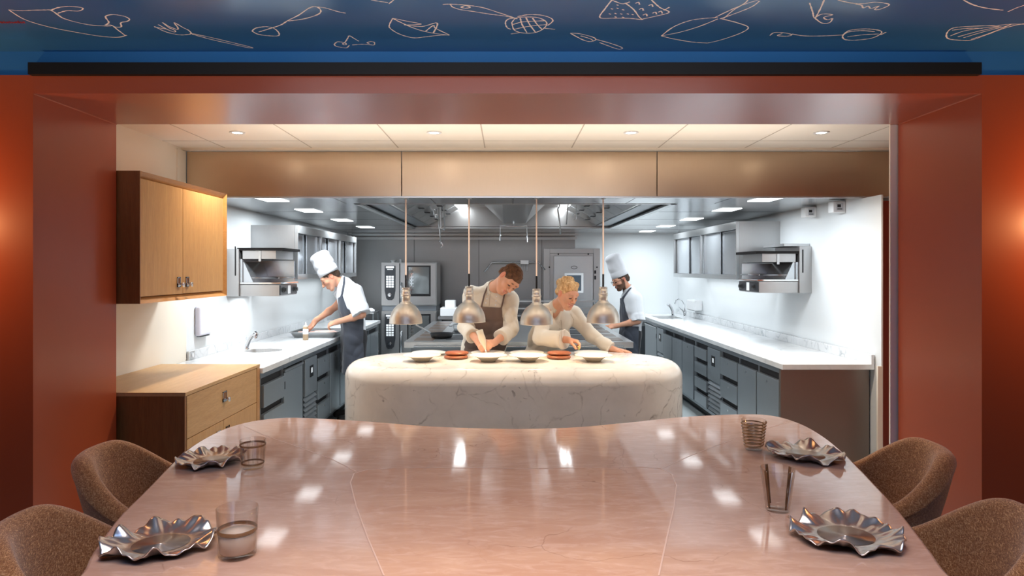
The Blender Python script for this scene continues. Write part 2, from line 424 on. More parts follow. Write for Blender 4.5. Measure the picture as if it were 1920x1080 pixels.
DRAW = [
 ('ceiling_drawing', 'pale line drawing of a horn or cleaver shape', [
   z1([(48,55),(110,60),(200,57),(290,55)]), z1([(48,55),(140,110),(270,150),(420,180),(560,203),(660,210),(712,198)]),
   z1([(350,100),(310,70),(290,58),(330,42),(390,36),(455,42),(465,52),(440,62),(380,60),(345,68),(325,75)]),
   z1([(275,55),(300,65),(350,100),(430,125),(520,142),(595,146),(635,145)]),
   z1([(595,140),(612,125),(595,100),(600,88),(640,82),(700,92),(728,108),(715,120),(680,128),(682,150),(650,152),(620,140),(590,140)]),
   z1([(635,145),(665,170),(705,200)])]),
 ('ceiling_drawing', 'pale line drawing of a fork', [
   z1([(868,148),(930,178),(1000,195),(1050,195),(1075,188),(1060,170),(1030,155),(980,127),(1000,155),(995,165),(950,148),(915,127),(950,155),(985,172),(980,180),(940,165),(890,138)]),
   z1([(868,152),(940,165)]), z1([(1075,188),(1160,205),(1260,228),(1400,262),(1420,270),(1380,265),(1290,245),(1180,220),(1080,192)])]),
 ('ceiling_drawing', 'pale line drawing of a spoon with a loop handle', [
   z1([(1418,175),(1440,158),(1500,150),(1545,162),(1570,188),(1560,202),(1500,200),(1450,192),(1418,175)]),
   z1([(1455,180),(1520,160),(1580,140),(1620,115),(1680,85),(1740,45),(1780,38),(1805,62),(1780,85),(1700,108),(1620,118)]),
   z1([(1770,38),(1830,45),(1900,65),(1945,74)])]),
 ('ceiling_drawing', 'small pale line drawing of a fish', [
   z2([(75,235),(90,222),(110,222),(130,225),(145,205),(155,190),(175,200),(205,218)]),
   z2([(75,235),(85,245),(110,250),(140,253),(155,240)]), z2([(170,238),(220,234),(260,236),(285,238),(288,225),(270,220),(250,226),(262,232)]),
   z2([(120,230),(135,228),(138,236),(124,236),(120,230)])]),
 ('ceiling_drawing', 'pale line drawing of a paper boat', [
   z2([(385,97),(368,130),(372,150),(420,180),(492,200),(560,195),(625,187),(685,185)]),
   z2([(385,97),(420,115),(500,150),(580,172),(685,187)]), z2([(385,97),(460,112),(535,128),(450,132)]), z2([(445,132),(540,140),(620,122),(600,175)]),
   z2([(560,165),(600,135),(612,150),(685,185)])]),
 ('ceiling_drawing', 'pale line drawing of a whisk ball with long handle', [
   z2([(650,24),(690,22),(780,28),(860,40),(950,68),(1040,98)]), z2([(695,35),(740,50),(820,62),(900,75),(980,85),(1045,100)]), z2([(690,24),(700,36)]),
   z2([(745,38),(770,30),(795,38),(770,44),(745,38)]),
   z2([(1045,95),(1000,100),(982,118),(990,145),(1010,155)]), z2([(1045,88),(1100,78),(1170,80),(1220,95),(1232,112),(1205,135)]),
   z2([(1015,120),(1040,95),(1100,90),(1160,95),(1200,120),(1185,150),(1140,172),(1080,175),(1030,160),(1015,120)]),
   z2([(1060,95),(1070,130),(1095,172)]), z2([(1090,92),(1110,130),(1140,170)]), z2([(1125,95),(1150,130),(1175,155)]),
   z2([(1020,130),(1080,115),(1190,110)]), z2([(1030,155),(1100,140),(1200,130)]), z2([(1010,180),(1060,172)]), z2([(1190,150),(1245,155)])]),
 ('ceiling_drawing', 'pale line drawing of a cheese grater', [
   z2([(1545,0),(1510,45),(1482,93),(1560,96),(1640,97),(1705,105)]), z2([(1545,0),(1600,20),(1640,10)]), z2([(1615,15),(1660,50),(1690,90),(1710,105)]),
   z2([(1755,0),(1800,40),(1848,65),(1780,85),(1710,100)]), z2([(1820,55),(1850,38)])]
   + [z2([(x,y),(x+10,y+4)]) for x, y in ((1540,45),(1570,42),(1600,50),(1530,72),(1560,70),(1590,72),(1625,72),(1650,75),(1570,25),(1600,90),(1560,88))]
   + [z2([(x,y),(x+16,y-6),(x+22,y+6)]) for x, y in ((1690,50),(1740,30),(1710,80),(1760,70),(1790,65),(1670,18))]),
 ('ceiling_drawing', 'small pale line drawing of a paring knife', [
   z2([(1325,176),(1370,178),(1440,195),(1460,210),(1430,220),(1390,210),(1325,176)]), z2([(1380,190),(1430,205),(1445,215)]), z2([(1460,208),(1540,230),(1595,250),(1598,258),(1570,258),(1480,225)])]),
 ('ceiling_drawing', 'pale line drawing of a chef knife', [
   z3([(0,190),(60,145),(140,112),(220,98),(300,93)]), z3([(0,190),(100,170),(200,140),(300,100)]), z3([(0,190),(60,205),(160,222),(245,228)]),
   z3([(245,228),(320,210),(420,175),(460,145),(400,120),(320,100)]), z3([(285,92),(340,65),(420,30),(520,-3)]), z3([(310,100),(400,68),(480,35),(520,5)]), z3([(330,98),(380,55),(440,18),(460,-3)])]),
 ('ceiling_drawing', 'pale line drawing of a corkscrew', [
   z3([(785,15),(800,60),(812,95),(840,50),(862,0)]), z3([(812,95),(850,75),(905,78),(860,92),(880,105),(905,98),(890,120),(850,122),(812,95)])]),
 ('ceiling_drawing', 'pale line drawing of a bone', [
   z3([(935,0),(1000,15),(1060,20),(1130,12),(1190,18),(1205,28),(1160,48),(1130,50),(1150,32),(1110,45),(1095,32),(1070,42),(1060,28),(1030,22)])]),
 ('ceiling_drawing', 'pale line drawing of a ladle', [
   z3([(575,188),(600,172),(660,175),(690,185),(660,192),(615,188),(640,178)]), z3([(690,180),(760,190),(860,190),(960,185)]),
   z3([(960,185),(1000,160),(1080,153),(1150,160),(1165,175),(1120,200),(1040,212),(975,210),(960,190),(990,170),(1060,162),(1130,168)]), z3([(985,195),(1060,185),(1150,180)]), z3([(1160,185),(1190,170)])]),
 ('ceiling_drawing', 'pale line drawing of a balloon whisk', [
   z3([(1920,128),(1850,128),(1770,135),(1620,140),(1540,150),(1510,180),(1520,205),(1580,213),(1640,212),(1720,185),(1830,145),(1920,125)]),
   z3([(1530,190),(1620,160),(1790,138)]), z3([(1570,195),(1680,165),(1800,140)]), z3([(1600,200),(1700,170),(1840,135)]), z3([(1640,208),(1740,175),(1850,130)]), z3([(1540,160),(1620,150),(1700,150)])]),
 ('ceiling_drawing', 'pale curved arc of a drawing at the ceiling edge of the view', [
   z3([(1600,0),(1650,25),(1720,43),(1810,54)]), z3([(1835,62),(1880,42),(1920,28),(1960,12)])]),
 ('ceiling_drawing', 'short pale stroke above the paper boat', [z2([(270,0),(320,8),(360,14)]), z2([(365,20),(390,0)])]),
]
for nm, lb, strokes in DRAW:
    mb = MB()
    for s in strokes: mb.grid(ribbon(s))
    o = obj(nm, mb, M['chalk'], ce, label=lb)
mb = MB()
for k in range(9):
    x = k*5.3; mb.grid(ribbon([(x-2,40+random.random()*3),(x,43),(x+2,39+random.random()*3),(x+4,44)], .002))
obj('red_script', mb, M['redpaint'], ce, label='faint red handwritten squiggle')

# ================================================================ lights in the ceiling
for i, px in enumerate((445, 814, 1183, 1540)):
    d = (ZK-H)*FPX/(CY-248); X = (px-CX)*d/FPX
    t = thing('recessed_downlight', ['round recessed downlight in the tiled ceiling, nearest the oak wall cupboard', 'second round recessed downlight from the oak cupboard side',
        'third round recessed downlight from the oak cupboard side', 'round recessed downlight in the tiled ceiling, nearest the pale post'][i], 'downlight', (X, d, ZK), 'recessed downlights in the tiled strip')
    obj('bezel', MB().lathe([(.034,-.001),(.05,-.001),(.05,-.006),(.034,-.006)], 28, (0,0,0), caps=False), M['white'], t, True)
    obj('lens', MB().lathe([(0,-.002),(.034,-.002)], 24), M['glow_w'], t, True)
    L = bpy.data.lights.new('downlight', 'SPOT'); L.energy = 66; L.spot_size = 2.4; L.spot_blend = .9; L.color = (1,.84,.67); L.shadow_soft_size = .04
    lo = bpy.data.objects.new('downlight_lamp', L); lo.visible_glossy = False; COL.objects.link(lo); lo.location = (X, d, ZK-.03)

# ================================================================ extraction hood
hood = thing('extraction_hood', 'long brushed steel extraction hood with bronze toned fascia over the kitchen', 'extractor hood', (0, YF, ZH))
xs = [WLX+.015, W(753,0,YF).x, W(1232,0,YF).x, 3.58]
for a, b in zip(xs[:-1], xs[1:]):
    obj('fascia_panel', MB().box(a+.003, b-.003, YF, YF+.03, ZH, ZK-.02), M['steel_fascia'], hood, bevel=.002)
obj('fascia_lip', MB().box(WLX+.015, 3.58, YF-.006, YF+.03, ZH-.012, ZH-.0005), M['steel'], hood)
hx0, hx1, hy0, hy1 = -1.29, 1.44, 5.77, 9.3
Y0 = YF+.031
can = MB()
can.box(WLX+.005, hx0, Y0, YB-.25, ZH, ZH+.03); can.box(hx1, WRX-.005, Y0, YB-.25, ZH, ZH+.03)
can.box(hx0, hx1, Y0, hy0, ZH, ZH+.03); can.box(hx0, hx1, hy1, YB-.25, ZH, ZH+.03)
obj('canopy_panel', can, M['steel_hood'], hood)
for X in (-1.35, -.6, .05, 1.0, 1.75): obj('panel_joint', MB().box(X, X+.004, Y0, hy0-.02, ZH-.001, ZH), M['gap'], hood)
for Y in (6.6, 7.6, 8.6, 9.6):
    obj('panel_joint', MB().box(WLX+.01, hx0-.03, Y, Y+.004, ZH-.001, ZH), M['gap'], hood)
    obj('panel_joint', MB().box(hx1+.03, WRX-.01, Y, Y+.004, ZH-.001, ZH), M['gap'], hood)
cv = MB()
ZTOP = 2.40
cv.box(hx0-.01, hx0, hy0, hy1, ZH+.03, ZTOP); cv.box(hx1, hx1+.01, hy0, hy1, ZH+.03, ZTOP)
cv.box(hx0, hx1, hy0-.01, hy0, ZH+.03, ZTOP); cv.box(hx0, hx1, hy1, hy1+.01, ZH+.03, ZTOP)
cv.box(hx0, hx1, hy0, hy1, ZTOP, ZTOP+.01)
obj('cavity_lining', cv, M['steel_v'], hood)
lip = MB()
for (a, b, c, d) in ((hx0, hx0+.05, hy0, hy1), (hx1-.05, hx1, hy0, hy1), (hx0, hx1, hy0, hy0+.05), (hx0, hx1, hy1-.05, hy1)):
    lip.box(a, b, c, d, ZH-.003, ZH+.012)
obj('rim_trim', lip, M['steel'], hood)
# sloping filters on both sides and a central plenum
for s, xe, xt in ((1, hx0+.22, hx0+.62), (-1, hx1-.22, hx1-.62)):
    n = 6
    for k in range(n):
        ya = hy0+.1+k*(hy1-hy0-.2)/n; yb = ya+(hy1-hy0-.2)/n-.02
        f = MB(); f.hexa([(xe,ya,ZH+.06),(xe+s*.02,ya,ZH+.04),(xe+s*.02,yb,ZH+.04),(xe,yb,ZH+.06)], [(xt,ya,ZTOP-.02),(xt+s*.02,ya,ZTOP-.04),(xt+s*.02,yb,ZTOP-.04),(xt,yb,ZTOP-.02)])
        fo = obj('grease_filter', f, M['steel'], hood, fix=True)
        for q in (.35, .7):
            xx = xe+(xt-xe)*q+s*.024; zz = ZH+.05+(ZTOP-ZH-.08)*q-.028; ym = (ya+yb)/2
            obj('grip', MB().box(xx-.03, xx+.03, ym-.05, ym+.05, zz-.006, zz), M['gap'], fo)
    obj('filter_gutter', MB().box(hx0 if s > 0 else xe, xe if s > 0 else hx1, hy0+.05, hy1-.05, ZH+.03, ZH+.04), M['steel_dark'], hood)
pl = MB(); cx0, cx1 = -.04, .25
pl.hexa([(cx0,hy0+.1,ZH+.05),(cx1,hy0+.1,ZH+.05),(cx1,hy1-.3,ZH+.05),(cx0,hy1-.3,ZH+.05)], [(cx0-.25,hy0+.1,ZTOP),(cx1+.25,hy0+.1,ZTOP),(cx1+.25,hy1-.3,ZTOP),(cx0-.25,hy1-.3,ZTOP)])
obj('central_plenum', pl, M['steel_v'], hood, fix=True)
for X, Y in ((-.63, 8.85), (.79, 8.85)):
    obj('light_panel', MB().box(X-.10, X+.10, Y-.33, Y+.33, ZTOP-.012, ZTOP-.001), M['glow'], hood)
for X, Y in ((-.63, 8.6), (.79, 8.6), (-.63, 6.5), (.79, 6.5)):  # front pair has no panel: unseen fill added in the cavity
    L = bpy.data.lights.new('hood', 'AREA'); L.shape = 'RECTANGLE'; L.size = .26; L.size_y = .6; L.energy = 28; L.color = (.88,.95,1)
    lo = bpy.data.objects.new('hood_lamp', L); lo.visible_glossy = False; COL.objects.link(lo); lo.location = (X, Y, ZTOP-.02)
spots = [(-1.86, 5.40), (-1.87, 6.46), (-1.86, 7.72), (-1.86, 9.0), (2.05, 5.40), (2.05, 6.36), (2.05, 7.57), (2.05, 8.8), (2.06, 10.0)]
for X, Y in spots:
    fo = obj('light_panel', MB().box(X-.09, X+.09, Y-.16, Y+.16, ZH-.004, ZH-.0005), M['glow_s'], hood)
    L = bpy.data.lights.new('hood', 'AREA'); L.shape = 'RECTANGLE'; L.size = .18; L.size_y = .32; L.energy = 25 if X < 0 else 17; L.color = (.88,.95,1)
    lo = bpy.data.objects.new('hood_lamp', L); lo.visible_glossy = False; COL.objects.link(lo); lo.location = (X, Y, ZH-.008)

# hoses and hooks hanging from the hood
def hang(name, label, cat, tubes, mat_=M['chrome'], r=.008):
    mb = MB()
    for t in tubes: mb.tube(t, r, 8)
    return setp(obj(name, mb, mat_, smooth=True), label, cat)
q = lambda pts, d: [W(x, y, d) for x, y in pts]
ztopc = ZTOP-.003
def up(p): return [Vector((p.x, p.y, ztopc)), p]
hang('hanging_spray_hose', 'long chrome spray arm hanging from the hood, nearest the ovens', 'spray arm', [up(W(820,384,8.0)) + q([(822,410),(825,440),(827,458)], 8.0), q([(823,452),(829,455),(830,461),(826,463)], 8.0)])
hang('hanging_chrome_tap_arm', 'short thick chrome arm hanging from the hood beside the long spray arm', 'spray arm', [up(W(811,384,8.0)) + q([(815,403),(816,409)], 8.0), q([(815,402),(820,401),(821,408)], 8.0)], r=.012)
hang('hanging_rail', 'pair of slim chrome drop rods joined at the foot under the hood', 'rail', [up(W(826,384,8.1)) + q([(827,428),(834,431)], 8.1), up(W(832,384,8.1)) + q([(834,432)], 8.1)], r=.007)
hang('hanging_tube_rack', 'square chrome hanging bracket above the head of the brown aproned chef', 'hanging rack', [[W(938,451,8.6), W(938,424,8.6), W(988,424,8.6), W(988,454,8.6)], [Vector((W(963,424,8.6).x, 8.6, ZH+.05)), W(963,424,8.6)]], r=.009)
hang('hanging_spray_hose', 'chrome spray arm with bent top hanging above the blonde woman', 'spray arm', [up(W(1049,386,7.9)) + q([(1046,392),(1048,410),(1050,425),(1051,440)], 7.9)], r=.010)
hang('hanging_chrome_tap_arm', 'straight chrome rod with tapered nozzle under the hood', 'spray arm', [up(W(1065,384,7.9)) + q([(1063,412),(1062,421)], 7.9)], r=.008)
hang('hanging_hook', 'chrome drop hook with open loop under the hood', 'hook', [up(W(1081,384,7.9)) + q([(1080,402),(1080,411),(1076,412),(1074,407),(1076,402),(1080,402)], 7.9)], r=.006)

# ================================================================ wooden units (left)
def pull(parent, X, Y, Z, s=1, knob=True, hw=.021, hh=.03):   # framed square pull on a face looking +X
    f = MB()
    t = .006
    f.box(X, X+.004, Y-hw, Y+hw, Z+hh-t, Z+hh).box(X, X+.004, Y-hw, Y+hw, Z-hh, Z-hh+t*(3.4 if knob else 1)).box(X, X+.004, Y-hw, Y-hw+t, Z-hh, Z+hh).box(X, X+.004, Y+hw-t, Y+hw, Z-hh, Z+hh)
    h = obj('handle', f, M['chrome'], parent)
    obj('recess', MB().box(X, X+.001, Y-hw, Y+hw, Z-hh, Z+hh), M['oak_dark'], h)  # flat darker sheet, shade inside the pull put into its colour
    if knob:
        obj('knob', MB().lathe([(.006,0),(.006,.014),(.014,.016),(.016,.024),(.013,.03),(0,.031)], 18, (X+.004,Y,Z-hh*.55), Matrix.Rotation(PI/2,3,'Y')), M['chrome'], h, smooth=True)
XU = -1.975; YU0, YU1 = 3.674, 4.82; ZU0, ZU1 = 1.371, 2.088
cab = thing('wall_cupboard', 'pale oak two door wall cupboard with framed edge', 'cupboard', (WLX, YU0, ZU0))
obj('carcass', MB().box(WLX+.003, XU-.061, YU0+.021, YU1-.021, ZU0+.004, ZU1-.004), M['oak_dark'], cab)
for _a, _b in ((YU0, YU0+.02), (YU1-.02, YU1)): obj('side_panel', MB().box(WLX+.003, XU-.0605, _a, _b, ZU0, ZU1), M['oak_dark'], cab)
e = .034
ya_ = YU0+.008
for _p in (([(XU-.028,ya_,ZU1-e),(XU-.028,YU1-e,ZU1-e),(XU,YU1,ZU1),(XU,ya_,ZU1)], [(XU-.06,ya_,ZU1-e),(XU-.06,YU1-e,ZU1-e),(XU-.06,YU1,ZU1),(XU-.06,ya_,ZU1)]),
           ([(XU-.028,ya_,ZU0+e),(XU-.028,YU1-e,ZU0+e),(XU,YU1,ZU0),(XU,ya_,ZU0)], [(XU-.06,ya_,ZU0+e),(XU-.06,YU1-e,ZU0+e),(XU-.06,YU1,ZU0),(XU-.06,ya_,ZU0)]),
           ([(XU-.028,YU1-e,ZU0+e),(XU-.028,YU1-e,ZU1-e),(XU,YU1,ZU1),(XU,YU1,ZU0)], [(XU-.06,YU1-e,ZU0+e),(XU-.06,YU1-e,ZU1-e),(XU-.06,YU1,ZU1),(XU-.06,YU1,ZU0)])):
    obj('edging', MB().hexa(*_p), M['oak_lip'], cab, fix=True)
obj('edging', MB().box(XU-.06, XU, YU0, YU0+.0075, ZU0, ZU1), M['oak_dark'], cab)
YM = 4.19
for ya, yb, hyy in ((YU0+.01, YM-.002, YM-.055), (YM+.002, YU1-e-.003, YM+.055)):
    dd = obj('door', MB().box(XU-.03, XU-.012, ya, yb, ZU0+e+.003, ZU1-e-.003), M['oak'], cab, bevel=.001)
    pull(dd, XU-.012, hyy, ZU0+e+.075)
XS = -1.743; YS0, YS1 = 3.70, 4.815; ZS = .889
WX_ = WLX+.004
sb = thing('sideboard', 'low pale oak sideboard with drawer above two doors', 'sideboard', (WLX, YS0, 0))
obj('top', MB().box(WX_, XS+.004, YS0-.004, YS1, ZS-.02, ZS), M['oak_top'], sb, bevel=.0015)
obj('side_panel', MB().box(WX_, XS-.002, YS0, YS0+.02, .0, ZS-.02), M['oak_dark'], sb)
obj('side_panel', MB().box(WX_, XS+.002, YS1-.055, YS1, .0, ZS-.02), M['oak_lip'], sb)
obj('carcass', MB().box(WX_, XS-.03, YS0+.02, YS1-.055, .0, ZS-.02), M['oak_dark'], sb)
dz = .63
dd = obj('drawer', MB().box(XS-.02, XS, YS0+.022, YS1-.058, dz+.002, ZS-.023), M['oak_h'], sb, bevel=.001)
pull(dd, XS, W(421,0,1).x and 1.743*1280/529, .772, hw=.03, hh=.032)
YD = 1.743*1280/531
for ya, yb, hyy in ((YS0+.022, YD-.002, YD-.075), (YD+.002, YS1-.058, YD+.06)):
    dd = obj('door', MB().box(XS-.02, XS, ya, yb, .08, dz-.002), M['oak'], sb, bevel=.001)
    pull(dd, XS, hyy, dz-.085, knob=False, hw=.028, hh=.035)
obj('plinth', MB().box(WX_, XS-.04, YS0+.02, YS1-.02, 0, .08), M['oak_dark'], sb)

# ================================================================ steel base units
def knob_hole(parent, s, xf, y, z):
    obj('lock', MB().lathe([(.010,0),(.010,.003),(.0,.003)], 14, (s*xf, y, z), Matrix.Rotation(-s*PI/2,3,'Y')), M['chrome'], parent)
def unit(name, label, cat, s, xf, y0, y1, cols, zt=.82, group=None, xb=None):
    xb = xb if xb is not None else (2.68 if s > 0 else 2.43)
    t = thing(name, label, cat, (s*xb, y0, 0), group)
    cb = MB().box(s*(xf+.031), s*xb, y0+.002, y1-.002, .10, .12).box(s*(xb-.01), s*xb, y0+.002, y1-.002, .12, zt-.002)
    for _a, _b in ((y0+.002, y0+.014), (y1-.014, y1-.002)): cb.box(s*(xf+.031), s*(xb-.01), _a, _b, .12, .66)
    obj('carcass', cb, M['steel_dark'], t)
    obj('plinth', MB().box(s*(xf+.08), s*(xb-.02), y0, y1, 0, .10), M['black'], t)
    fr = MB()
    fr.box(s*xf, s*(xf+.03), y0, y1, zt-.045, zt-.001).box(s*xf, s*(xf+.03), y0, y1, .10, .13)
    ye = sorted(set([y0, y1]+[c[1] for c in cols]+[c[2] for c in cols]))
    for y in ye: fr.box(s*(xf+.002), s*(xf+.03), max(y0, y-.009), min(y1, y+.009), .13, zt-.045)
    obj('face_frame', fr, M['steel_dark'], t, bevel=.001)
    for c in cols:
        kind, a, b = c[0], c[1]+.012, c[2]-.012
        z0, z1_ = .135, zt-.05
        if kind == 'door':
            obj('shadow_gap', MB().box(s*(xf+.02), s*(xf+.031), a, b, z0, z1_), M['gap'], t)
            d = obj('door', MB().box(s*(xf-.02), s*(xf+.012), a, b, z0, z1_-.045), M['steel_front'], t, bevel=.004)
            knob_hole(d, s, xf-.02, (a+b)/2, z1_-.085)
        elif kind == 'flatdoor':
            d = obj('door', MB().box(s*(xf-.004), s*(xf+.012), a, b, z0, z1_-.03), M['steel_front'], t, bevel=.004)
            obj('handle_lip', MB().box(s*(xf-.012), s*(xf+.012), a, b, z1_-.025, z1_-.008), M['steel'], d)
            obj('catch', MB().box(s*(xf-.007), s*(xf-.004), a+.005, a+.02, z1_-.16, z1_-.1), M['black'], d)
        elif kind == 'drawers':
            n = c[3]; hh = (z1_-z0)/n
            obj('shadow_gap', MB().box(s*(xf+.02), s*(xf+.031), a, b, z0, z1_), M['gap'], t)
            for k in range(n):
                d = obj('drawer', MB().box(s*(xf-.02), s*(xf+.012), a, b, z0+k*hh+.004, z0+(k+1)*hh-.045), M['steel_front'], t, bevel=.004)
                if len(c) > 4: knob_hole(d, s, xf-.02, (a+b)/2, z0+(k+1)*hh-.085)
        elif kind == 'vent':
            p = obj('control_panel', MB().box(s*(xf-.015), s*(xf+.012), a, b, .45, z1_), M['steel_front'], t, bevel=.003)
            obj('display', MB().box(s*(xf-.018), s*(xf-.015), a+(b-a)*.38, a+(b-a)*.66, .60, .70), M['black'], p)
            obj('digits', MB().box(s*(xf-.019), s*(xf-.018), a+(b-a)*.46, a+(b-a)*.58, .635, .68), M['screen'], p)
            obj('vent_backing', MB().box(s*(xf+.02), s*(xf+.031), a, b, z0, .45), M['gap'], t)
            lv = MB()
            for k in range(7):
                z = z0+.012+k*.043
                lv.hexa([(s*(xf-.014),a,z),(s*(xf-.014),b,z),(s*(xf-.010),b,z),(s*(xf-.010),a,z)][::1], [(s*(xf+.012),a,z+.03),(s*(xf+.012),b,z+.03),(s*(xf+.016),b,z+.03),(s*(xf+.016),a,z+.03)])
            obj('louvre', lv, M['steel_front'], t, fix=True)
    return t
XFR = 2.05
yd = lambda px: XFR*FPX/(px-CX)
u1 = unit('fridge_counter', 'steel fridge counter at the near end of the far right run with louvred panel', 'fridge', 1, XFR, yd(1467)+.02, yd(1328.7), [('vent', yd(1353.5), yd(1328.7)), ('drawers', yd(1386.5), yd(1353.5), 3, 1), ('door', yd(1422.5), yd(1386.5)), ('door', yd(1466), yd(1422.5))])
u1['label'] = 'steel fridge counter with louvred panel and three drawers beside the brown end panel'
unit('drawer_cabinet', 'narrow steel column of four drawers between two fridge counters', 'drawer unit', 1, XFR, yd(1328.7)+.004, yd(1304.5), [('drawers', yd(1328), yd(1305), 4)])
unit('fridge_counter', 'steel fridge counter with three narrow doors nearer the bearded chef', 'fridge', 1, XFR, yd(1304.5)+.004, yd(1233), [('door', yd(1303.5), yd(1282)), ('door', yd(1282), yd(1263)), ('door', yd(1263), yd(1246.5)), ('vent', yd(1246.5), yd(1233.5))])
unit('sink_cabinet', 'plain steel cabinet under the two taps by the white back wall', 'cabinet', 1, XFR, yd(1233)+.004, YB-.02, [('flatdoor', yd(1232), 10.1)])
setp(obj('end_panel', MB().box(XFR-.02, 2.688, yd(1467)-.015, yd(1467)+.016, .0, .818), steel('steel with painted reflection', (.32,.27,.24), .5, (60,60,1)), bevel=.002), 'tall brushed steel end panel with brown reflection painted in below the marble worktop', 'panel')  # brown reflection is put into the base colour
XFL = 1.755
yl = lambda px: XFL*FPX/(CX-px)
unit('drawer_cabinet', 'grey steel cabinet of three drawers next to the oak sideboard', 'drawer unit', -1, XFL, 4.86, yl(530.5), [('drawers', 4.87, yl(530), 3)])
unit('steel_cupboard', 'grey steel single door cupboard under the round sink', 'cabinet', -1, XFL, yl(530.5)+.004, yl(568), [('flatdoor', yl(531), yl(567.5))])
unit('fridge_counter', 'steel fridge counter with louvred panel beside the stooping chef in tall hat', 'fridge', -1, XFL, yl(568)+.004, yl(651), [('vent', yl(568.5), yl(592)), ('drawers', yl(592), yl(615.5), 3, 1), ('door', yl(615.5), yl(634)), ('door', yl(634), yl(650))])
unit('fridge_counter', 'steel counter cupboard behind the stooping chef, toward the ovens', 'cabinet', -1, XFL, yl(651)+.004, 9.25, [('door', yl(650.4), 8.1), ('door', 8.1, 8.7), ('door', 8.7, 9.2)])
# worktops
def cut(o, cutter):
    m = o.modifiers.new('b', 'BOOLEAN'); m.object = cutter; m.operation = 'DIFFERENCE'; m.solver = 'EXACT'
    dg = bpy.context.evaluated_depsgraph_get(); me = bpy.data.meshes.new_from_object(o.evaluated_get(dg))
    o.modifiers.clear(); o.data = me
    bpy.data.objects.remove(cutter)
def rr(x0, x1, y0, y1, r, n=6):
    P = []
    for cx, cy, a in ((x1-r,y1-r,0),(x0+r,y1-r,90),(x0+r,y0+r,180),(x1-r,y0+r,270)):
        for k in range(n+1):
            t = math.radians(a+90*k/n); P.append((cx+r*math.cos(t), cy+r*math.sin(t)))
    return P
wl = thing('worktop', 'pale marble worktop with round sink beside the oak sideboard', 'worktop', (WLX, 4.82, .82))
sl = obj('slab', MB().box(WLX+.004, -1.72, 4.82, 9.3, .82, .86), M['worktop'], wl)
scx, scy, sr = -2.09, 5.87, .155
ct = obj('cutter', MB().cyl((scx,scy,0), sr, .7, 1.0, 48), M['gap'])
cut(sl, ct); sl.modifiers.new('bev', 'BEVEL').width = .003
obj('upstand', MB().box(WLX+.004, WLX+.022, 5.2, 9.3, .86, .93), M['splash'], wl, bevel=.002)
bs = obj('sink_basin', MB().lathe([(sr+.004,.8195),(sr,.80),(sr*.95,.72),(sr*.8,.69),(0,.685)], 48, (scx,scy,0), caps=False), M['steel'], wl, smooth=True)
wr = thing('worktop', 'long pale marble worktop on the side with two taps at its far end', 'worktop', (WRX, 5.0, .82))
sl = obj('slab', MB().prism([(2.02,5.0),(2.66,5.0),(2.695,5.0),(2.695,YB-.012),(2.02,YB-.012)], .82, .86), M['worktop'], wr)
ct = obj('cutter', MB().prism(rr(2.15,2.5,9.6,10.2,.05), .7, 1.0), M['gap']); cut(sl, ct); sl.modifiers.new('bev', 'BEVEL').width = .003
obj('upstand', MB().box(2.672, 2.695, 5.0, YB-.012, .86, .93), M['splash'], wr, bevel=.002)
bb = MB(); P = rr(2.145,2.505,9.595,10.205,.055); Q = rr(2.17,2.48,9.62,10.18,.05)
n = len(P); bb.add([(x,y,.8195) for x, y in P]+[(x,y,.68) for x, y in Q], [(i,(i+1)%n,n+(i+1)%n,n+i) for i in range(n)]+[tuple(range(n,2*n))])
obj('sink_basin', bb, M['steel'], wr, smooth=False)
# taps
tp = thing('sensor_tap', 'chunky curved chrome tap beside the round sink', 'tap', W(462,656,5.95))
mb = MB()
mb.tube(q([(462,656),(463,648),(467,638),(473,629),(480,624)], 5.93), [.021,.02,.021,.022,.02], 16)
obj('spout', mb, M['chrome'], tp, smooth=True)
obj('nozzle', MB().tube(q([(477,624),(480,627),(479,634)], 5.9), [.022,.021,.014], 14), M['chrome'], tp, smooth=True)
obj('base_ring', MB().cyl(Vector((W(462,656,5.95).x, 5.95, .86)), .026, 0, .006), M['chrome'], tp)
tp = thing('lever_tap', 'short chrome tap at the far sink, nearer the chef with glasses', 'tap', Vector((2.42,10.1,.86)))
obj('spout', MB().tube(q([(1262,591),(1261,583),(1258,576),(1254,571),(1251,572)], 10.05), [.024,.022,.022,.026,.02], 12), M['chrome'], tp, smooth=True)
obj('base_ring', MB().cyl(Vector((W(1262,0,10.05).x,10.05,.86)), .03, 0, .02), M['chrome'], tp)
tp = thing('swan_neck_tap', 'tall swan neck chrome tap by the white side wall', 'tap', Vector((2.58,9.9,.86)))
obj('spout', MB().tube(q([(1284,592),(1284,580),(1283,570),(1279,563),(1273,561),(1268,563),(1265,570)], 9.9), .011, 10), M['chrome'], tp, smooth=True)
obj('body', MB().tube(q([(1284,592.5),(1284,583)], 9.9), .024, 14), M['chrome'], tp, smooth=True)
obj('lever', MB().tube(q([(1283,585),(1276,578),(1273,576)], 9.88), [.012,.008,.007], 8), M['chrome'], tp, smooth=True)

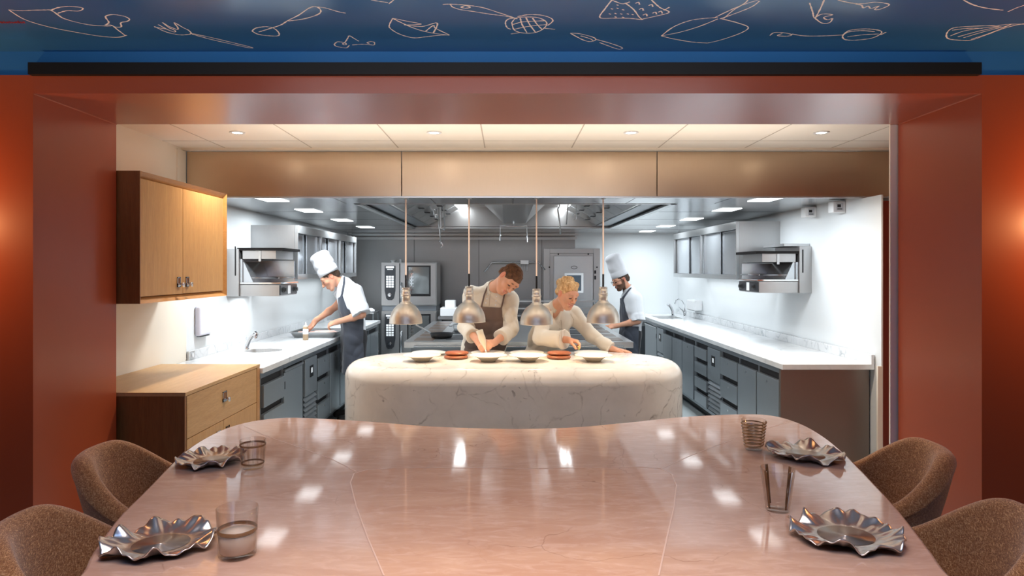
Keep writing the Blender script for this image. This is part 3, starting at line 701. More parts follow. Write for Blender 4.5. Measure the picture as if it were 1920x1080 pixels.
# ================================================================ steel wall cabinets and salamanders
def wallcab(label, s, xw, xf, y0, y1, z0, z1_, nb):
    t = thing('wall_cabinet', label, 'cabinet', (s*xw, y0, z0))
    mb = MB(); mb.box(s*(xf+.021), s*xw, y0, y0+.012, z0, z1_); mb.box(s*(xf+.021), s*xw, y1-.012, y1, z0, z1_); mb.box(s*(xf+.021), s*xw, y0+.0125, y1-.0125, z0, z0+.03); mb.box(s*(xf+.021), s*xw, y0+.0125, y1-.0125, z1_-.03, z1_); mb.box(s*(xw-.01), s*xw, y0+.0125, y1-.0125, z0+.031, z1_-.031)
    obj('carcass', mb, M['steel_v'], t, bevel=.0015)
    w = (y1-y0)/nb
    fr = MB(); fr.box(s*(xf-.01), s*(xf+.02), y0, y1, z1_-.075, z1_-.001); fr.box(s*(xf-.01), s*(xf+.02), y0, y1, z0+.001, z0+.05)
    for k in range(nb+1): fr.box(s*(xf-.008), s*(xf+.02), max(y0, y0+k*w-.018), min(y1, y0+k*w+.018), z0+.05, z1_-.075)
    obj('face_frame', fr, M['steel'], t, bevel=.002)
    obj('dark_interior', MB().box(s*(xf+.07), s*(xf+.075), y0+.02, y1-.02, z0+.04, z1_-.06), M['gap'], t)
    for k in range(nb):
        a = y0+k*w+.02; b = y0+(k+1)*w-.02; m_ = (a+b)/2
        obj('sliding_door', MB().box(s*(xf+.045), s*(xf+.055), a, m_+.03, z0+.05, z1_-.075), M['mirror'], t)
        obj('sliding_door', MB().box(s*(xf+.025), s*(xf+.035), m_-.02, b-.035, z0+.05, z1_-.075), M['mirror'], t, bevel=.002)
    return t
wallcab('long steel wall cabinet with three pairs of sliding doors above the stooping chef', -1, 2.44, 2.0, 6.51, 9.05, 1.458, 1.977, 3)
wallcab('steel wall cabinet with two bays of sliding doors over the long empty worktop', 1, 2.70, 2.275, 6.74, 9.27, 1.45, 2.03, 2)
def salamander(label, s, xw, xf, y0, y1, z0, z1_):
    t = thing('wall_mounted_grill', label, 'grill', (s*xw, y0, z0))
    hw = .13
    obj('wall_column', MB().box(s*(xw-hw+.02), s*xw, y0-.02, y1+.02, z0, z1_+(.05 if s > 0 else .0)), M['steel_v'], t, bevel=.003)
    if s > 0: obj('column_cap', MB().box(s*(xw-hw-.10), s*(xw), y0+.02, y1, z1_+.05, z1_+.075), M['steel'], t, bevel=.002)
    b = obj('base_box', MB().box(s*xf, s*(xw-hw+.02), y0, y1, z0, z0+.10), M['steel_v'], t, bevel=.003)
    p = obj('control_panel', MB().box(s*(xf-.008), s*xf, y0+.01, y1-.01, z0+.01, z0+.095), M['rubber'], t)
    for yy in (y0+.09, y1-.09):
        obj('knob', MB().lathe([(.026,0),(.024,.012),(.018,.014),(.016,.03),(0,.031)], 18, (s*(xf-.008), yy, z0+.052), Matrix.Rotation(-s*PI/2,3,'Y')), M['black'], p, smooth=False)
    obj('badge', MB().box(s*(xf-.010), s*(xf-.008), (y0+y1)/2-.035, (y0+y1)/2+.035, z0+.015, z0+.09), M['white'], p)
    obj('drip_tray', MB().box(s*(xf-.015), s*(xw-hw+.02), y0-.005, y1+.005, z0+.105, z0+.122), M['chrome'], t, bevel=.003)
    obj('rear_screen', MB().box(s*(xf+.02), s*(xw-hw), y1-.015, y1, z0+.12, z1_-.1), M['mirror'], t)
    obj('back_screen', MB().box(s*(xw-hw), s*(xw-hw+.018), y0, y1, z0+.12, z1_-.09), M['mirror'], t)
    obj('fold_plate', MB().hexa([(s*(xw-hw),y0+.02,z0+.12),(s*(xw-hw-.09),y0+.02,z0+.12),(s*(xw-hw-.09),y1-.02,z0+.12),(s*(xw-hw),y1-.02,z0+.12)], [(s*(xw-hw),y0+.02,z0+.30),(s*(xw-hw-.008),y0+.02,z0+.30),(s*(xw-hw-.008),y1-.02,z0+.30),(s*(xw-hw),y1-.02,z0+.30)]), M['mirror'], t, fix=True)
    g = MB(); zz = z0+.16
    for k in range(9): g.tube([(s*(xf+.01), y0+.03+k*(y1-y0-.06)/8, zz), (s*(xw-hw-.01), y0+.03+k*(y1-y0-.06)/8, zz)], .004, 6)
    g.tube([(s*(xf+.01),y0+.02,zz),(s*(xf+.01),y1-.02,zz)], .006, 6)
    obj('wire_rack', g, M['chrome'], t, smooth=True)
    h = MB().box(s*(xf+.03), s*(xw-hw), y0+.005, y1-.005, z1_-.09, z1_-.012)
    obj('heating_head', h, M['steel_v'], t, bevel=.004)
    obj('element', MB().box(s*(xf+.06), s*(xw-hw-.02), y0+.04, y1-.04, z1_-.094, z1_-.09), M['rubber'], t)
    obj('top_plate', MB().box(s*(xf-.03), s*(xw-hw+.04), y0-.012, y1+.012, z1_-.016, z1_+.008), M['blackbar'], t)
    obj('front_pillar', MB().box(s*(xf+.16), s*(xf+.18), y0-.004, y0+.008, z1_-.11, z1_-.02), M['steel'], t)
    obj('guide_slot', MB().box(s*(xw-hw+.045), s*(xw-hw+.055), y0-.024, y0-.02, z0+.18, z1_+.02), M['black'], t)
salamander('steel wall grill with raised head, mounted behind the oak wall cupboard', -1, 2.44, 1.985, 5.96, 6.45, 1.32, 1.735)
salamander('steel wall grill with black top plate, mounted on the open white wall', 1, 2.70, 2.24, 6.06, 6.57, 1.345, 1.71)
for i, (px, py, Y) in enumerate(((1527, 389, 5.99), (1581, 380, 5.48))):
    z = 2.075 if i == 0 else 2.05
    z = H+(CY-py)*Y/FPX
    z = min(z, ZH-.055)
    t = thing('gas_detector', ['small white sensor box high on the wall, above the wall grill', 'small white sensor box high on the wall, nearer the red door'][i], 'detector', (WRX, Y, z))
    obj('case', MB().box(WRX-.10, WRX, Y-.045, Y+.045, z-.045, z+.045), M['white'], t, bevel=.006)
    p = obj('face_panel', MB().box(WRX-.075, WRX-.02, Y-.047, Y-.0455, z-.03, z+.03), mat('sensor face', (.55,.57,.6), .4), t)
    obj('print_lines', MB().box(WRX-.068, WRX-.04, Y-.0478, Y-.0471, z-.005, z+.018).box(WRX-.068, WRX-.03, Y-.0478, Y-.0471, z-.022, z-.016), M['black'], p)
# reflection put in as a slim box, then a paper dispenser
t = thing('wall_mounted_box', 'pale lilac slim box for a reflection on the white wall behind the chunky tap', 'dispenser', (WLX, 5.55, 1.05))
obj('case', MB().box(WLX, WLX+.05, 5.33, 5.53, 1.03, 1.27), M['lav'], t, bevel=.02, seg=4)
obj('slot', MB().box(WLX+.01, WLX+.045, 5.35, 5.51, 1.025, 1.03), M['gap'], t)
t = thing('wall_mounted_box', 'small white paper dispenser near the swan neck tap', 'dispenser', (WRX, 9.6, 1.0))
obj('case', MB().box(WRX-.12, WRX, 9.4, 9.8, .98, 1.12), M['white'], t, bevel=.015, seg=3)
obj('slot', MB().box(WRX-.1, WRX-.03, 9.45, 9.75, .974, .98), M['gap'], t)
t = thing('wall_socket', 'small socket set in the marble upstand behind the round sink', 'socket', (WLX+.02, 5.25, .89))
obj('plate', MB().box(WLX+.02, WLX+.026, 5.21, 5.29, .865, .925), M['steel'], t, bevel=.003)
obj('rocker', MB().box(WLX+.026, WLX+.029, 5.235, 5.265, .88, .91), M['white'], t)

# ================================================================ back wall equipment
OX0, OX1, OY = -1.80, -1.005, 9.8
def oven(label, z0, z1_, top):
    t = thing('combi_oven', label, 'oven', ((OX0+OX1)/2, OY, z0))
    obj('housing', MB().box(OX0, OX1, OY, OY+.58, z0, z1_), M['steel_v'], t, bevel=.006)
    zz = lambda py: z1_-(py-492.5)*OY/FPX
    xx = lambda px: (px-CX)*OY/FPX
    lim = max(z0+.01, zz(577))
    p = obj('control_panel', MB().add(*(lambda P: ([(a,OY-.012,b) for a, b in P]+[(a,OY,b) for a, b in P], [tuple(range(len(P))), tuple(range(2*len(P)-1,len(P)-1,-1))]+[((i+1)%len(P),i,len(P)+i,len(P)+(i+1)%len(P)) for i in range(len(P))]))([(xx(721.5),zz(498.5)),(xx(721.5),zz(545)),(xx(724.5),zz(560)),(xx(728),zz(563)),(xx(735),zz(563)),(xx(738.5),zz(560)),(xx(741.5),zz(545)),(xx(741.5),zz(498.5))])), M['rubber'], t, fix=True, bevel=.002)
    obj('badge', MB().box(xx(724), xx(739), OY-.014, OY-.012, zz(503), zz(499.5)), M['screen'], p)
    obj('badge', MB().box(xx(726), xx(737), OY-.0135, OY-.012, zz(506), zz(505)), M['screen'], p)
    ds = MB()
    for r in range(5):
        for c in range(3):
            ds.box(xx(724.5+c*5), xx(728.5+c*5), OY-.014, OY-.012, zz(521+r*4.6), zz(517.5+r*4.6))
    obj('display', ds, M['screen'], p)
    obj('dial', MB().lathe([(.028,0),(.026,.015),(0,.017)], 24, (xx(731), OY-.012, zz(553)), Matrix.Rotation(PI/2,3,'X')), M['chrome'], p)
    obj('door_gap', MB().box(xx(748.6), xx(750.4), OY-.004, OY+.001, z0+.01, z1_-.01), M['gap'], t)
    d = obj('door', MB().box(xx(751), OX1-.01, OY-.03, OY, z0+.012, z1_-.014), M['steel_v'], t, bevel=.006)
    w = obj('window', MB().box(xx(764), xx(808), OY-.036, OY-.03, zz(555.5), zz(498)), M['black'], d, bevel=.004)
    obj('pane', MB().box(xx(766.5), xx(805), OY-.039, OY-.036, zz(551), zz(501)), M['oven_glass'], w)
    rk = MB()
    for k in range(7): rk.box(xx(770), xx(776), OY-.041, OY-.039, zz(507+k*6), zz(508+k*6))
    rk.box(xx(772), xx(773), OY-.041, OY-.039, zz(550), zz(503))
    obj('rack_runner', rk, M['chrome'], w)
    obj('handle', MB().tube([(xx(753.5),OY-.03,zz(531)),(xx(753.5),OY-.085,zz(533)),(xx(753.5),OY-.085,zz(568)),(xx(753.5),OY-.03,zz(571))], .013, 12), M['chrome'], d, smooth=True)
    if top:
        obj('vent_stack', MB().lathe([(.04,0),(.04,.02),(.05,.025),(.05,.035),(0,.036)], 20, (xx(733),OY+.2,z1_)).lathe([(.015,0),(.015,.05),(0,.05)], 12, (xx(748),OY+.15,z1_)), M['steel'], t)
oven('upper of two stacked steel combination ovens on the back wall', 1.03, 1.65, True)
oven('lower of two stacked steel combination ovens on the back wall', .34, .955, False)
t = thing('oven_stand', 'dark steel stand carrying the stacked ovens', 'stand', ((OX0+OX1)/2, OY, 0))
obj('shelf', MB().box(OX0, OX1, OY, OY+.58, .30, .338), M['steel_dark'], t)
for X in (OX0+.03, OX1-.03):
    for Y in (OY+.04, OY+.54): obj('leg', MB().box(X-.02, X+.02, Y-.02, Y+.02, 0, .30), M['steel_dark'], t)
setp(obj('stacking_kit', MB().box(OX0+.01, OX1-.01, OY+.02, OY+.56, .956, 1.029), M['steel_dark']), 'dark spacer between the two stacked ovens', 'spacer')
# cold room door
YD_ = YB-.012
X_ = lambda px: (px-CX)*10.70/FPX
Z_ = lambda py: H-(py-CY)*10.70/FPX
t = struct('door_2', MB().box(X_(1019), X_(1031), YD_-.05, YD_, 0, Z_(466)).box(X_(1113), X_(1125), YD_-.05, YD_, 0, Z_(466)).box(X_(1031)+.001, X_(1113)-.001, YD_-.048, YD_, Z_(475), Z_(466)).box(X_(1031)+.001, X_(1113)-.001, YD_-.03, YD_, 0, Z_(475)-.001), M['steel_v'], bevel=.003)
lf = obj('door_leaf', MB().box(X_(1038), X_(1110), YD_-.09, YD_-.031, .05, Z_(480)), M['steel'], t, bevel=.005)
obj('window_frame', MB().box(X_(1058), X_(1062), YD_-.10, YD_-.09, Z_(549), Z_(512)).box(X_(1089), X_(1093), YD_-.10, YD_-.09, Z_(549), Z_(512)).box(X_(1062), X_(1089), YD_-.10, YD_-.09, Z_(516), Z_(512)).box(X_(1062), X_(1089), YD_-.10, YD_-.09, Z_(549), Z_(545)), M['white'], lf)
obj('pane', MB().box(X_(1062), X_(1089), YD_-.094, YD_-.09, Z_(545), Z_(516)), mat('dim blue pane', (.10,.13,.16), .1), lf)
el = MB(); el.tube([(X_(1076)+.045*math.cos(a), YD_-.092, Z_(501.5)+.022*math.sin(a)) for a in [k*PI/12 for k in range(24)]], .004, 6, closed=True)
obj('oval_emblem', el, M['black'], lf)
mb = MB()
for px, py in ((1047,476.5),(1103,476.5),(1030,501),(1119,501)): mb.lathe([(.012,0),(.012,.01),(0,.01)], 14, (X_(px), YD_-.05 if px in (1030,1119) else YD_-.03, Z_(py)), Matrix.Rotation(PI/2,3,'X'))
mb.box(X_(1114),X_(1117.5),YD_-.06,YD_-.05,Z_(513),Z_(507)).box(X_(1114),X_(1117.5),YD_-.06,YD_-.05,Z_(524),Z_(517))
obj('bolt_and_switch', mb, M['black'], t)
# cooking range
RX0, RX1, RY0, RY1 = -.986, 1.216, 6.54, 9.1
rg = thing('cooking_range', 'large central steel cooking range behind the marble island', 'cooker', (0, RY0, 0))
obj('body', MB().box(RX0+.06, RX1-.06, RY0+.06, RY1-.06, .1, .80), M['steel_dark'], rg, bevel=.004)
obj('top_plate', MB().box(RX0, RX1, RY0, RY1, .80, .86), M['steel'], rg, bevel=.006)
obj('plinth', MB().box(RX0+.1, RX1-.1, RY0+.1, RY1-.1, 0, .1), M['black'], rg)
for k in range(6):
    ya = RY0+.12+k*.41
    for xa in (RX0+.08, RX1-.27):
        obj('food_pan', MB().box(xa, xa+.19, ya, ya+.28, .855, .863), M['gnfill'], rg, bevel=.003)
for k in range(4):
    ya = RY0+.2+k*.6
    for xa in (-.60, .32):
        obj('hob_plate', MB().box(xa, xa+.55, ya, ya+.45, .858, .865), M['rubber'], rg, bevel=.003)
obj('front_rail', MB().tube([(RX0+.1,RY0-.03,.82),(RX1-.1,RY0-.03,.82)], .01, 10), M['chrome'], rg, smooth=True)
for k in range(6):
    obj('control_knob', MB().lathe([(.024,0),(.02,.03),(0,.031)], 16, (-.75+k*.32, RY0+.06, .74), Matrix.Rotation(PI/2,3,'X')), M['black'], rg)
def pan(label, c, r, h, mt_, handle=None, name='frying_pan', cat='pan', two=False):
    t = thing(name, label, cat, c)
    obj('bowl', MB().lathe([(0,0),(r*.78,0),(r*.85,.004),(r,h),(r-.004,h),(r*.8,.008),(0,.006)], 32, c), mt_, t, smooth=True)
    if handle: obj('handle', MB().tube(handle, .009, 8), M['steel'], t, smooth=True)
    if two:
        for s in (-1, 1): obj('loop_handle', MB().tube([c+Vector((s*r,-.04,h*.75)), c+Vector((s*(r+.035),-.03,h*.75)), c+Vector((s*(r+.035),.03,h*.75)), c+Vector((s*r,.04,h*.75))], .005, 8), M['chrome'], t, smooth=True)
c = on_z(822, 639, .866)
c = Vector((c.x, 6.9, .8655))
pan('black frying pan with a steel handle on the range', c, .12, .045, M['black'], [c+Vector((-.11,.02,.045)), c+Vector((-.2,.05,.09)), c+Vector((-.27,.07,.12))])
c = Vector((-.47, 7.55, .8655)); pan('steel saucepan on the range behind the black frying pan', c, .13, .08, M['steel'], None, 'saucepan', 'pan', True)
c = Vector((-.50, 8.15, .8655)); pan('farther steel pot on the range beside the brown aproned chef', c, .11, .12, M['steel'], None, 'saucepan', 'pan', True)
# rear prep shelf with small appliances, seen between ovens and the chef
t = thing('steel_shelf', 'open steel shelf rack behind the range, between the two people at the island', 'shelf', (0,9.5,0))
for zz in (.90, 1.0, 1.10): obj('shelf', MB().box(-.05, 1.25, 9.45, 9.8, zz, zz+.018), M['steel'], t, bevel=.002)
for X in (-.05, 1.25):
    for Y in (9.46, 9.79): obj('upright', MB().tube([(X,Y,0),(X,Y,1.13)], .013, 8), M['chrome'], t, smooth=True)
t = thing('food_processor', 'small white countertop machine behind the bell lamp over the brown apron chef', 'machine', (-.78,9.55,0))
obj('body', MB().box(-.92,-.66,9.45,9.75,.90,1.02), M['white'], t, bevel=.01); obj('hopper', MB().box(-.86,-.72,9.5,9.7,1.02,1.12), M['white'], t, bevel=.01)
obj('stand', MB().box(-.95,-.60,9.42,9.78,.86,.899), M['steel'], t); obj('leg', MB().box(-.93,-.90,9.44,9.76,0,.86), M['steel_dark'], t); obj('leg', MB().box(-.65,-.62,9.44,9.76,0,.86), M['steel_dark'], t)
# small white fittings left of the ovens
t = thing('wire_trolley', 'narrow steel trolley with two white tubs beside the ovens', 'trolley', (-1.98,9.7,0))
for zz in (.62, .93): obj('shelf', MB().box(-2.16,-1.86,9.55,9.95,zz,zz+.015), M['steel'], t)
for X in (-2.15,-1.87):
    for Y in (9.56,9.94): obj('upright', MB().tube([(X,Y,0),(X,Y,.95)], .01, 8), M['chrome'], t, smooth=True)
obj('brace', MB().tube([(-2.15,9.56,.6),(-1.87,9.56,.3)], .012, 6), M['black'], t)
for i, X in enumerate((-2.07, -1.93)):
    setp(obj('tub', MB().lathe([(.055,0),(.06,.025),(.045,.04),(.02,.055),(0,.057)], 20, (X,9.7,.946)), M['white'], smooth=True), ['white lidded tub on the trolley, farther from the ovens', 'white lidded tub on the trolley, next to the ovens'][i], 'tub')
# glass shelf with rack on back wall
t = thing('wall_rack', 'angled tube rack on the back wall behind the brown haired chef', 'rack', W(965,492,10.5))
obj('tube_frame', MB().tube(q([(908,510),(922,492),(1010,492),(1022,506)], 10.5), .012, 8), M['chrome'], t, smooth=True)
obj('hook_box', MB().box(*(W(976,0,10.4).x, W(991,0,10.4).x), 10.38, 10.5, W(0,495,10.4).z, W(0,488,10.4).z), M['steel'], t)
hk = MB()
for k in range(3): hk.tube(q([(978+k*5,495),(978+k*5,507),(980+k*5,509)], 10.4), .004, 6)
obj('hook_wire', hk, M['chrome'], t, smooth=True)
for px in (930, 1004):
    p_ = W(px, 492, 10.5); obj('wall_bracket', MB().tube([p_, (p_.x, YB, p_.z)], .01, 6), M['chrome'], t)

# ================================================================ marble island
def stadium(x0, x1, y0, y1, n=28):
    r = (y1-y0)/2; cy = (y0+y1)/2; P = []
    ex = 1.12
    for k in range(n+1):
        a = -PI/2+PI*k/n; P.append((x1-r*ex+r*ex*math.cos(a), cy+r*math.sin(a)))
    for k in range(n+1):
        a = PI/2+PI*k/n; P.append((x0+r*ex+r*ex*math.cos(a), cy+r*math.sin(a)))
    return P
IX0, IX1, IY0, IY1 = -1.235, 1.34, 4.67, 5.88
isl = MB()
levels = []
RR = .11
levels.append((.03, 0.0)); levels.append((0, .05)); levels.append((0, .3)); levels.append((0, .86-RR))
for k in range(1, 9):
    a = PI/2*k/8; levels.append((RR*(1-math.cos(a)), .86-RR+RR*math.sin(a)))
base = stadium(IX0, IX1, IY0, IY1); n = len(base); cyI = (IY0+IY1)/2
def inset(P, t):
    m = len(P); out = []
    for i in range(m):
        a = Vector((*P[i-1],0)); b = Vector((*P[(i+1)%m],0)); tt = (b-a).normalized()
        out.append((P[i][0]-tt.y*t, P[i][1]+tt.x*t))
    return out
vs = []; fs = []
for t_, z in levels:
    vs += [(x,y,z) for x, y in inset(base, t_)]
for i in range(len(levels)-1):
    for k in range(n): fs.append((i*n+k, i*n+(k+1)%n, (i+1)*n+(k+1)%n, (i+1)*n+k))
fs.append(tuple((len(levels)-1)*n+k for k in range(n)))
isl.add(vs, fs)
o = setp(obj('serving_island', isl, M['marble'], smooth=True), 'rounded white veined marble island lit by four hanging lamps', 'counter')
# pendant lamps
DP = 5.27
pend = None
for i, (px, py) in enumerate(((761,606),(879.5,603.5),(1006,608),(1131,604.5))):
    loc = W(px, py, DP)
    lab = ['bell shaped metal heat lamp farthest toward the ovens, over the end of the island', 'bell shaped metal heat lamp hanging before the chef with the piping bag',
           'bell shaped metal heat lamp hanging between the piping chef and the smiling woman', 'bell shaped metal heat lamp hanging before the bearded chef in the tall hat'][i]
    t = thing('heat_lamp', lab, 'heat lamp', loc, 'bell shaped heat lamps over the island')
    R = .1265
    prof = [(R+.0015,0),(R,.004),(R-.001,.03),(R-.006,.055),(R-.015,.08),(R-.028,.104),(R-.045,.126),(R-.062,.141),(.050,.150),(.046,.153),(.045,.160),(.036,.164),(.0335,.172),(.0335,.205),(.037,.209),(.037,.222),(.0335,.226),(.0325,.235),(.0325,.262)]
    sh = obj('lamp_shade', MB().lathe(prof, 48, caps=False), M['lamp'], t, True, smooth=True, solid=.0025, off=-1)
    obj('cap', MB().lathe([(.0318,.255),(.0318,.272),(.028,.275),(0,.275)], 24), M['lamp'], t, True, smooth=False)
    obj('grip', MB().cyl((0,0,0), .0078, .274, .372, 12), M['black'], t, True)
    obj('cord', MB().cyl((0,0,0), .0058, .371, ZH-loc.z-.003, 8), M['cord'], t, True)
    obj('ceiling_rose', MB().lathe([(0,ZH-loc.z-.001),(.02,ZH-loc.z-.001),(.02,ZH-loc.z-.012),(.005,ZH-loc.z-.014)], 16), M['steel'], t, True)
    bl = obj('bulb', MB().lathe([(0,.045),(.025,.05),(.035,.07),(.03,.10),(.018,.13)], 20), M['bulb'], t, True, smooth=True)
    L = bpy.data.lights.new('heat', 'SPOT'); L.energy = 9.5; L.color = (1,.72,.44); L.shadow_soft_size = .035; L.spot_size = 2.4; L.spot_blend = .6
    lo = bpy.data.objects.new('heat_lamp_light', L); COL.objects.link(lo); lo.location = loc+Vector((0,0,.035))
# plates on the island
ZI = .8605
def plate_front(loc, label):
    t = thing('bowl_plate', label, 'plate', loc, 'deep rimmed cream plates at the front edge of the island')
    obj('dish', MB().lathe([(0,.004),(.048,.004),(.05,0),(.055,0),(.058,.006),(.088,.030),(.143,.043),(.144,.046),(.142,.047),(.088,.036),(.07,.022),(.05,.014),(0,.012)], 56), M['china'], t, True, smooth=True)
    return t
def plate_back(loc, label):
    t = thing('shallow_plate', label, 'plate', loc, 'flat white plates at the chefs side of the island')
    obj('dish', MB().lathe([(0,.003),(.08,.003),(.085,0),(.09,0),(.095,.005),(.138,.018),(.1385,.021),(.137,.022),(.095,.012),(.08,.009),(0,.009)], 56), M['chinaw'], t, True, smooth=True)
    return t
nmf = ['deep cream plate at the front of the island, nearest the round end by the ovens', 'deep cream plate in front, just below the chef with the piping bag', 'deep cream plate in front, beside the reddish boards near the woman', 'deep cream plate in front, below the pinching hand of the woman']
for px, lb in zip((791, 915.5, 990, 1113), nmf):
    plate_front(Vector(((px-CX)*5.18/FPX, 5.18, ZI)), lb)
nmb = ['flat pale plate at the back of the island by the ovens end', 'flat pale plate directly under the piping bag', 'flat pale plate at the back, right of the piping bag', 'flat pale plate the woman sprinkles herbs onto']
for px, lb in zip((804, 915, 988, 1108), nmb):
    plate_back(Vector(((px-CX)*5.56/FPX, 5.56, ZI)), lb)
for i, px in enumerate((855, 1048)):
    for k in range(2):
        t = obj('round_board', MB().lathe([(0,0),(.080,0),(.091,.006),(.094,.013),(.091,.020),(.080,.0245),(0,.025)], 40, (0,0,0)), M['board'], None, smooth=True)
        t.location = ((px-CX)*5.33/FPX+(.004 if k else 0), 5.33+.03*k, ZI+.0255*k)
        setp(t, [['lower reddish wooden disc in the stack beside the piping chef', 'upper reddish wooden disc in the stack beside the piping chef'], ['lower reddish wooden disc in the stack beside the woman', 'upper reddish wooden disc in the stack beside the woman']][i][k], 'board', 'reddish round boards on the island')

# ================================================================ left worktop contents
t = thing('fish_tray', 'shallow steel tray of fish on the worktop under the stooping chef', 'tray', (-1.98,7.1,.86))
P0 = rr(-2.17,-1.77,6.95,7.35,.04); P1 = rr(-2.21,-1.735,6.91,7.39,.05); n = len(P0)
mb = MB(); lv = [(P0,.8605),(P1,.915),(rr(-2.225,-1.72,6.895,7.405,.06),.918),(rr(-2.225,-1.72,6.895,7.405,.06),.914),]
vs = []; fs = []
for P, z in lv: vs += [(x,y,z) for x, y in P]
for i in range(len(lv)-1):
    for k in range(n): fs.append((i*n+k,i*n+(k+1)%n,(i+1)*n+(k+1)%n,(i+1)*n+k))
fs.append(tuple(range(n-1,-1,-1))); mb.add(vs, fs)
obj('tray_body', mb, M['steel'], t, solid=.002)
for i, (cx, cy, a) in enumerate(((-2.05,7.12,.2),(-1.93,7.05,-.2),(-1.90,7.22,.1))):
    rows = []
    for k in range(11):
        u = k/10; w = .045*math.sin(PI*min(1,u*1.12)**.8)+.004
        if k == 10: w = .03
        x = -.12+.24*u
        rows.append([(cx+x*math.cos(a)-w*math.cos(q_)*math.sin(a), cy+x*math.sin(a)+w*math.cos(q_)*math.cos(a), .888+.022*math.sin(q_)*(1 if u < .9 else .3)) for q_ in [j*2*PI/12 for j in range(13)]])
    setp(obj('fish_fillet', MB().grid(rows), M['fish'], smooth=True), ['pink fish fillet in the steel tray, nearest the tiled wall', 'pink fish fillet in the front of the steel tray', 'pink fish fillet at the rear of the steel tray'][i], 'fish', 'fish in the steel tray')
t = thing('squeeze_bottle', 'clear bottle of brown sauce standing before the fish tray', 'bottle', (-1.97,6.69,.86))
c = Vector((-1.97,6.69,.8605))
obj('bottle_body', MB().lathe([(.024,0),(.027,.004),(.027,.115),(.024,.128),(.022,.13)], 24, c), M['sauce'], t, smooth=True)
obj('cap', MB().lathe([(.023,.13),(.023,.14),(.008,.146),(.004,.175),(0,.175)], 18, c), M['bag'], t, smooth=True)
obj('paper_label', MB().lathe([(.0275,.06),(.0275,.11)], 24, c, caps=False), M['white'], t, smooth=True)

# ================================================================ dining table
ZTB = .77
out = [(145,1080),(172,1035),(220,970),(275,915),(340,850),(385,820),(430,800),(480,788),(540,782.5),(620,785),(700,790),(800,798),(900,802),(985,803),(1080,800),(1180,791),(1280,781),(1390,776),(1450,779),(1500,793),(1540,814),(1580,845),(1640,905),(1690,960),(1745,1030),(1785,1080)]
OP = [on_z(x, y, ZTB) for x, y in out]
near = [(1.14,1.55),(1.02,1.25),(.80,.98),(.45,.82),(.02,.78),(-.42,.82),(-.76,.98),(-.98,1.25),(-1.10,1.55)]
OP = [(p.x, p.y) for p in OP]+near
def smooth_loop(P, sub=6):
    m = len(P); Q = []
    for i in range(m):
        p0, p1, p2, p3 = [Vector((*P[(i+j)%m],0)) for j in (-1,0,1,2)]
        for k in range(sub):
            t = k/sub; v = .5*((2*p1)+(p2-p0)*t+(2*p0-5*p1+4*p2-p3)*t*t+(3*p1-p0-3*p2+p3)*t*t*t); Q.append((v.x, v.y))
    return Q
OP = smooth_loop(OP); OP = OP[::-1]
area = sum(OP[i-1][0]*OP[i][1]-OP[i][0]*OP[i-1][1] for i in range(len(OP)))
if area < 0: OP = OP[::-1]
tb = thing('dining_table', 'large curved pink marble table in the foreground', 'table', (0, 2.2, 0))
n = len(OP); vs = []; fs = []
for t_, z in ((.03,ZTB-.05),(.006,ZTB-.044),(0,ZTB-.03),(0,ZTB-.012),(.0035,ZTB-.0035),(.012,ZTB)):
    vs += [(x,y,z) for x, y in inset(OP, t_)]
for i in range(5):
    for k in range(n): fs.append((i*n+k,i*n+(k+1)%n,(i+1)*n+(k+1)%n,(i+1)*n+k))
fs.append(tuple(5*n+k for k in range(n))); fs.append(tuple(range(n-1,-1,-1)))
top = obj('tabletop', MB().add(vs, fs), M['pink'], tb, smooth=False)
me = top.data; me.polygons.foreach_set('use_smooth', [len(p.vertices) == 4 for p in me.polygons])
IN = [(720,1080),(690,1010),(668,950),(657,905),(664,888),(690,881),(740,878),(850,877.5),(985,879),(1110,877),(1200,876),(1240,879),(1260,890),(1268,910),(1264,950),(1250,1010),(1235,1080)]
IP = [on_z(x, y, ZTB) for x, y in IN]; IP = [(p.x, p.y) for p in IP]+[(.30,1.2),(-.26,1.2)]
IPs = IP[::-1]
ar = sum(IPs[i-1][0]*IPs[i][1]-IPs[i][0]*IPs[i-1][1] for i in range(len(IPs)))
if ar < 0: IPs = IPs[::-1]
obj('inlay_panel', MB().prism(IPs, ZTB-.004, ZTB+.0006), M['pink2'], tb)
def flat_strip(P, w, z):
    L, R = [], []
    for i, p in enumerate(P):
        a = Vector((*P[max(0,i-1)],0)); b = Vector((*P[min(len(P)-1,i+1)],0)); t = (b-a).normalized(); nn = Vector((-t.y,t.x,0))
        c_ = Vector((*p, z)); L.append(c_+nn*w); R.append(c_-nn*w)
    return MB().grid([R, L])
obj('inlay_line', flat_strip([(p[0],p[1]) for p in IP[:17]], .0022, ZTB+.0012), M['seam'], tb)
for sg in ([(668,884),(620,860),(560,838),(500,818),(455,798)], [(1240,879),(1300,852),(1380,822),(1450,800),(1480,790)], ):
    P = [on_z(x, y, ZTB) for x, y in sg]
    obj('seam_line', flat_strip([(p.x,p.y) for p in P], .0015, ZTB+.0006), M['seam'], tb)
pd = MB(); 
def ellipse_leg(cx, cy, rx, ry):
    P = [(cx+rx*math.cos(2*PI*k/40), cy+ry*math.sin(2*PI*k/40)) for k in range(40)]
    return P
obj('pedestal', MB().prism(ellipse_leg(-.6,2.4,.2,.45), 0, ZTB-.05), M['pink'], tb, smooth=False)
obj('pedestal', MB().prism(ellipse_leg(.6,2.4,.2,.45), 0, ZTB-.05), M['pink'], tb, smooth=False)

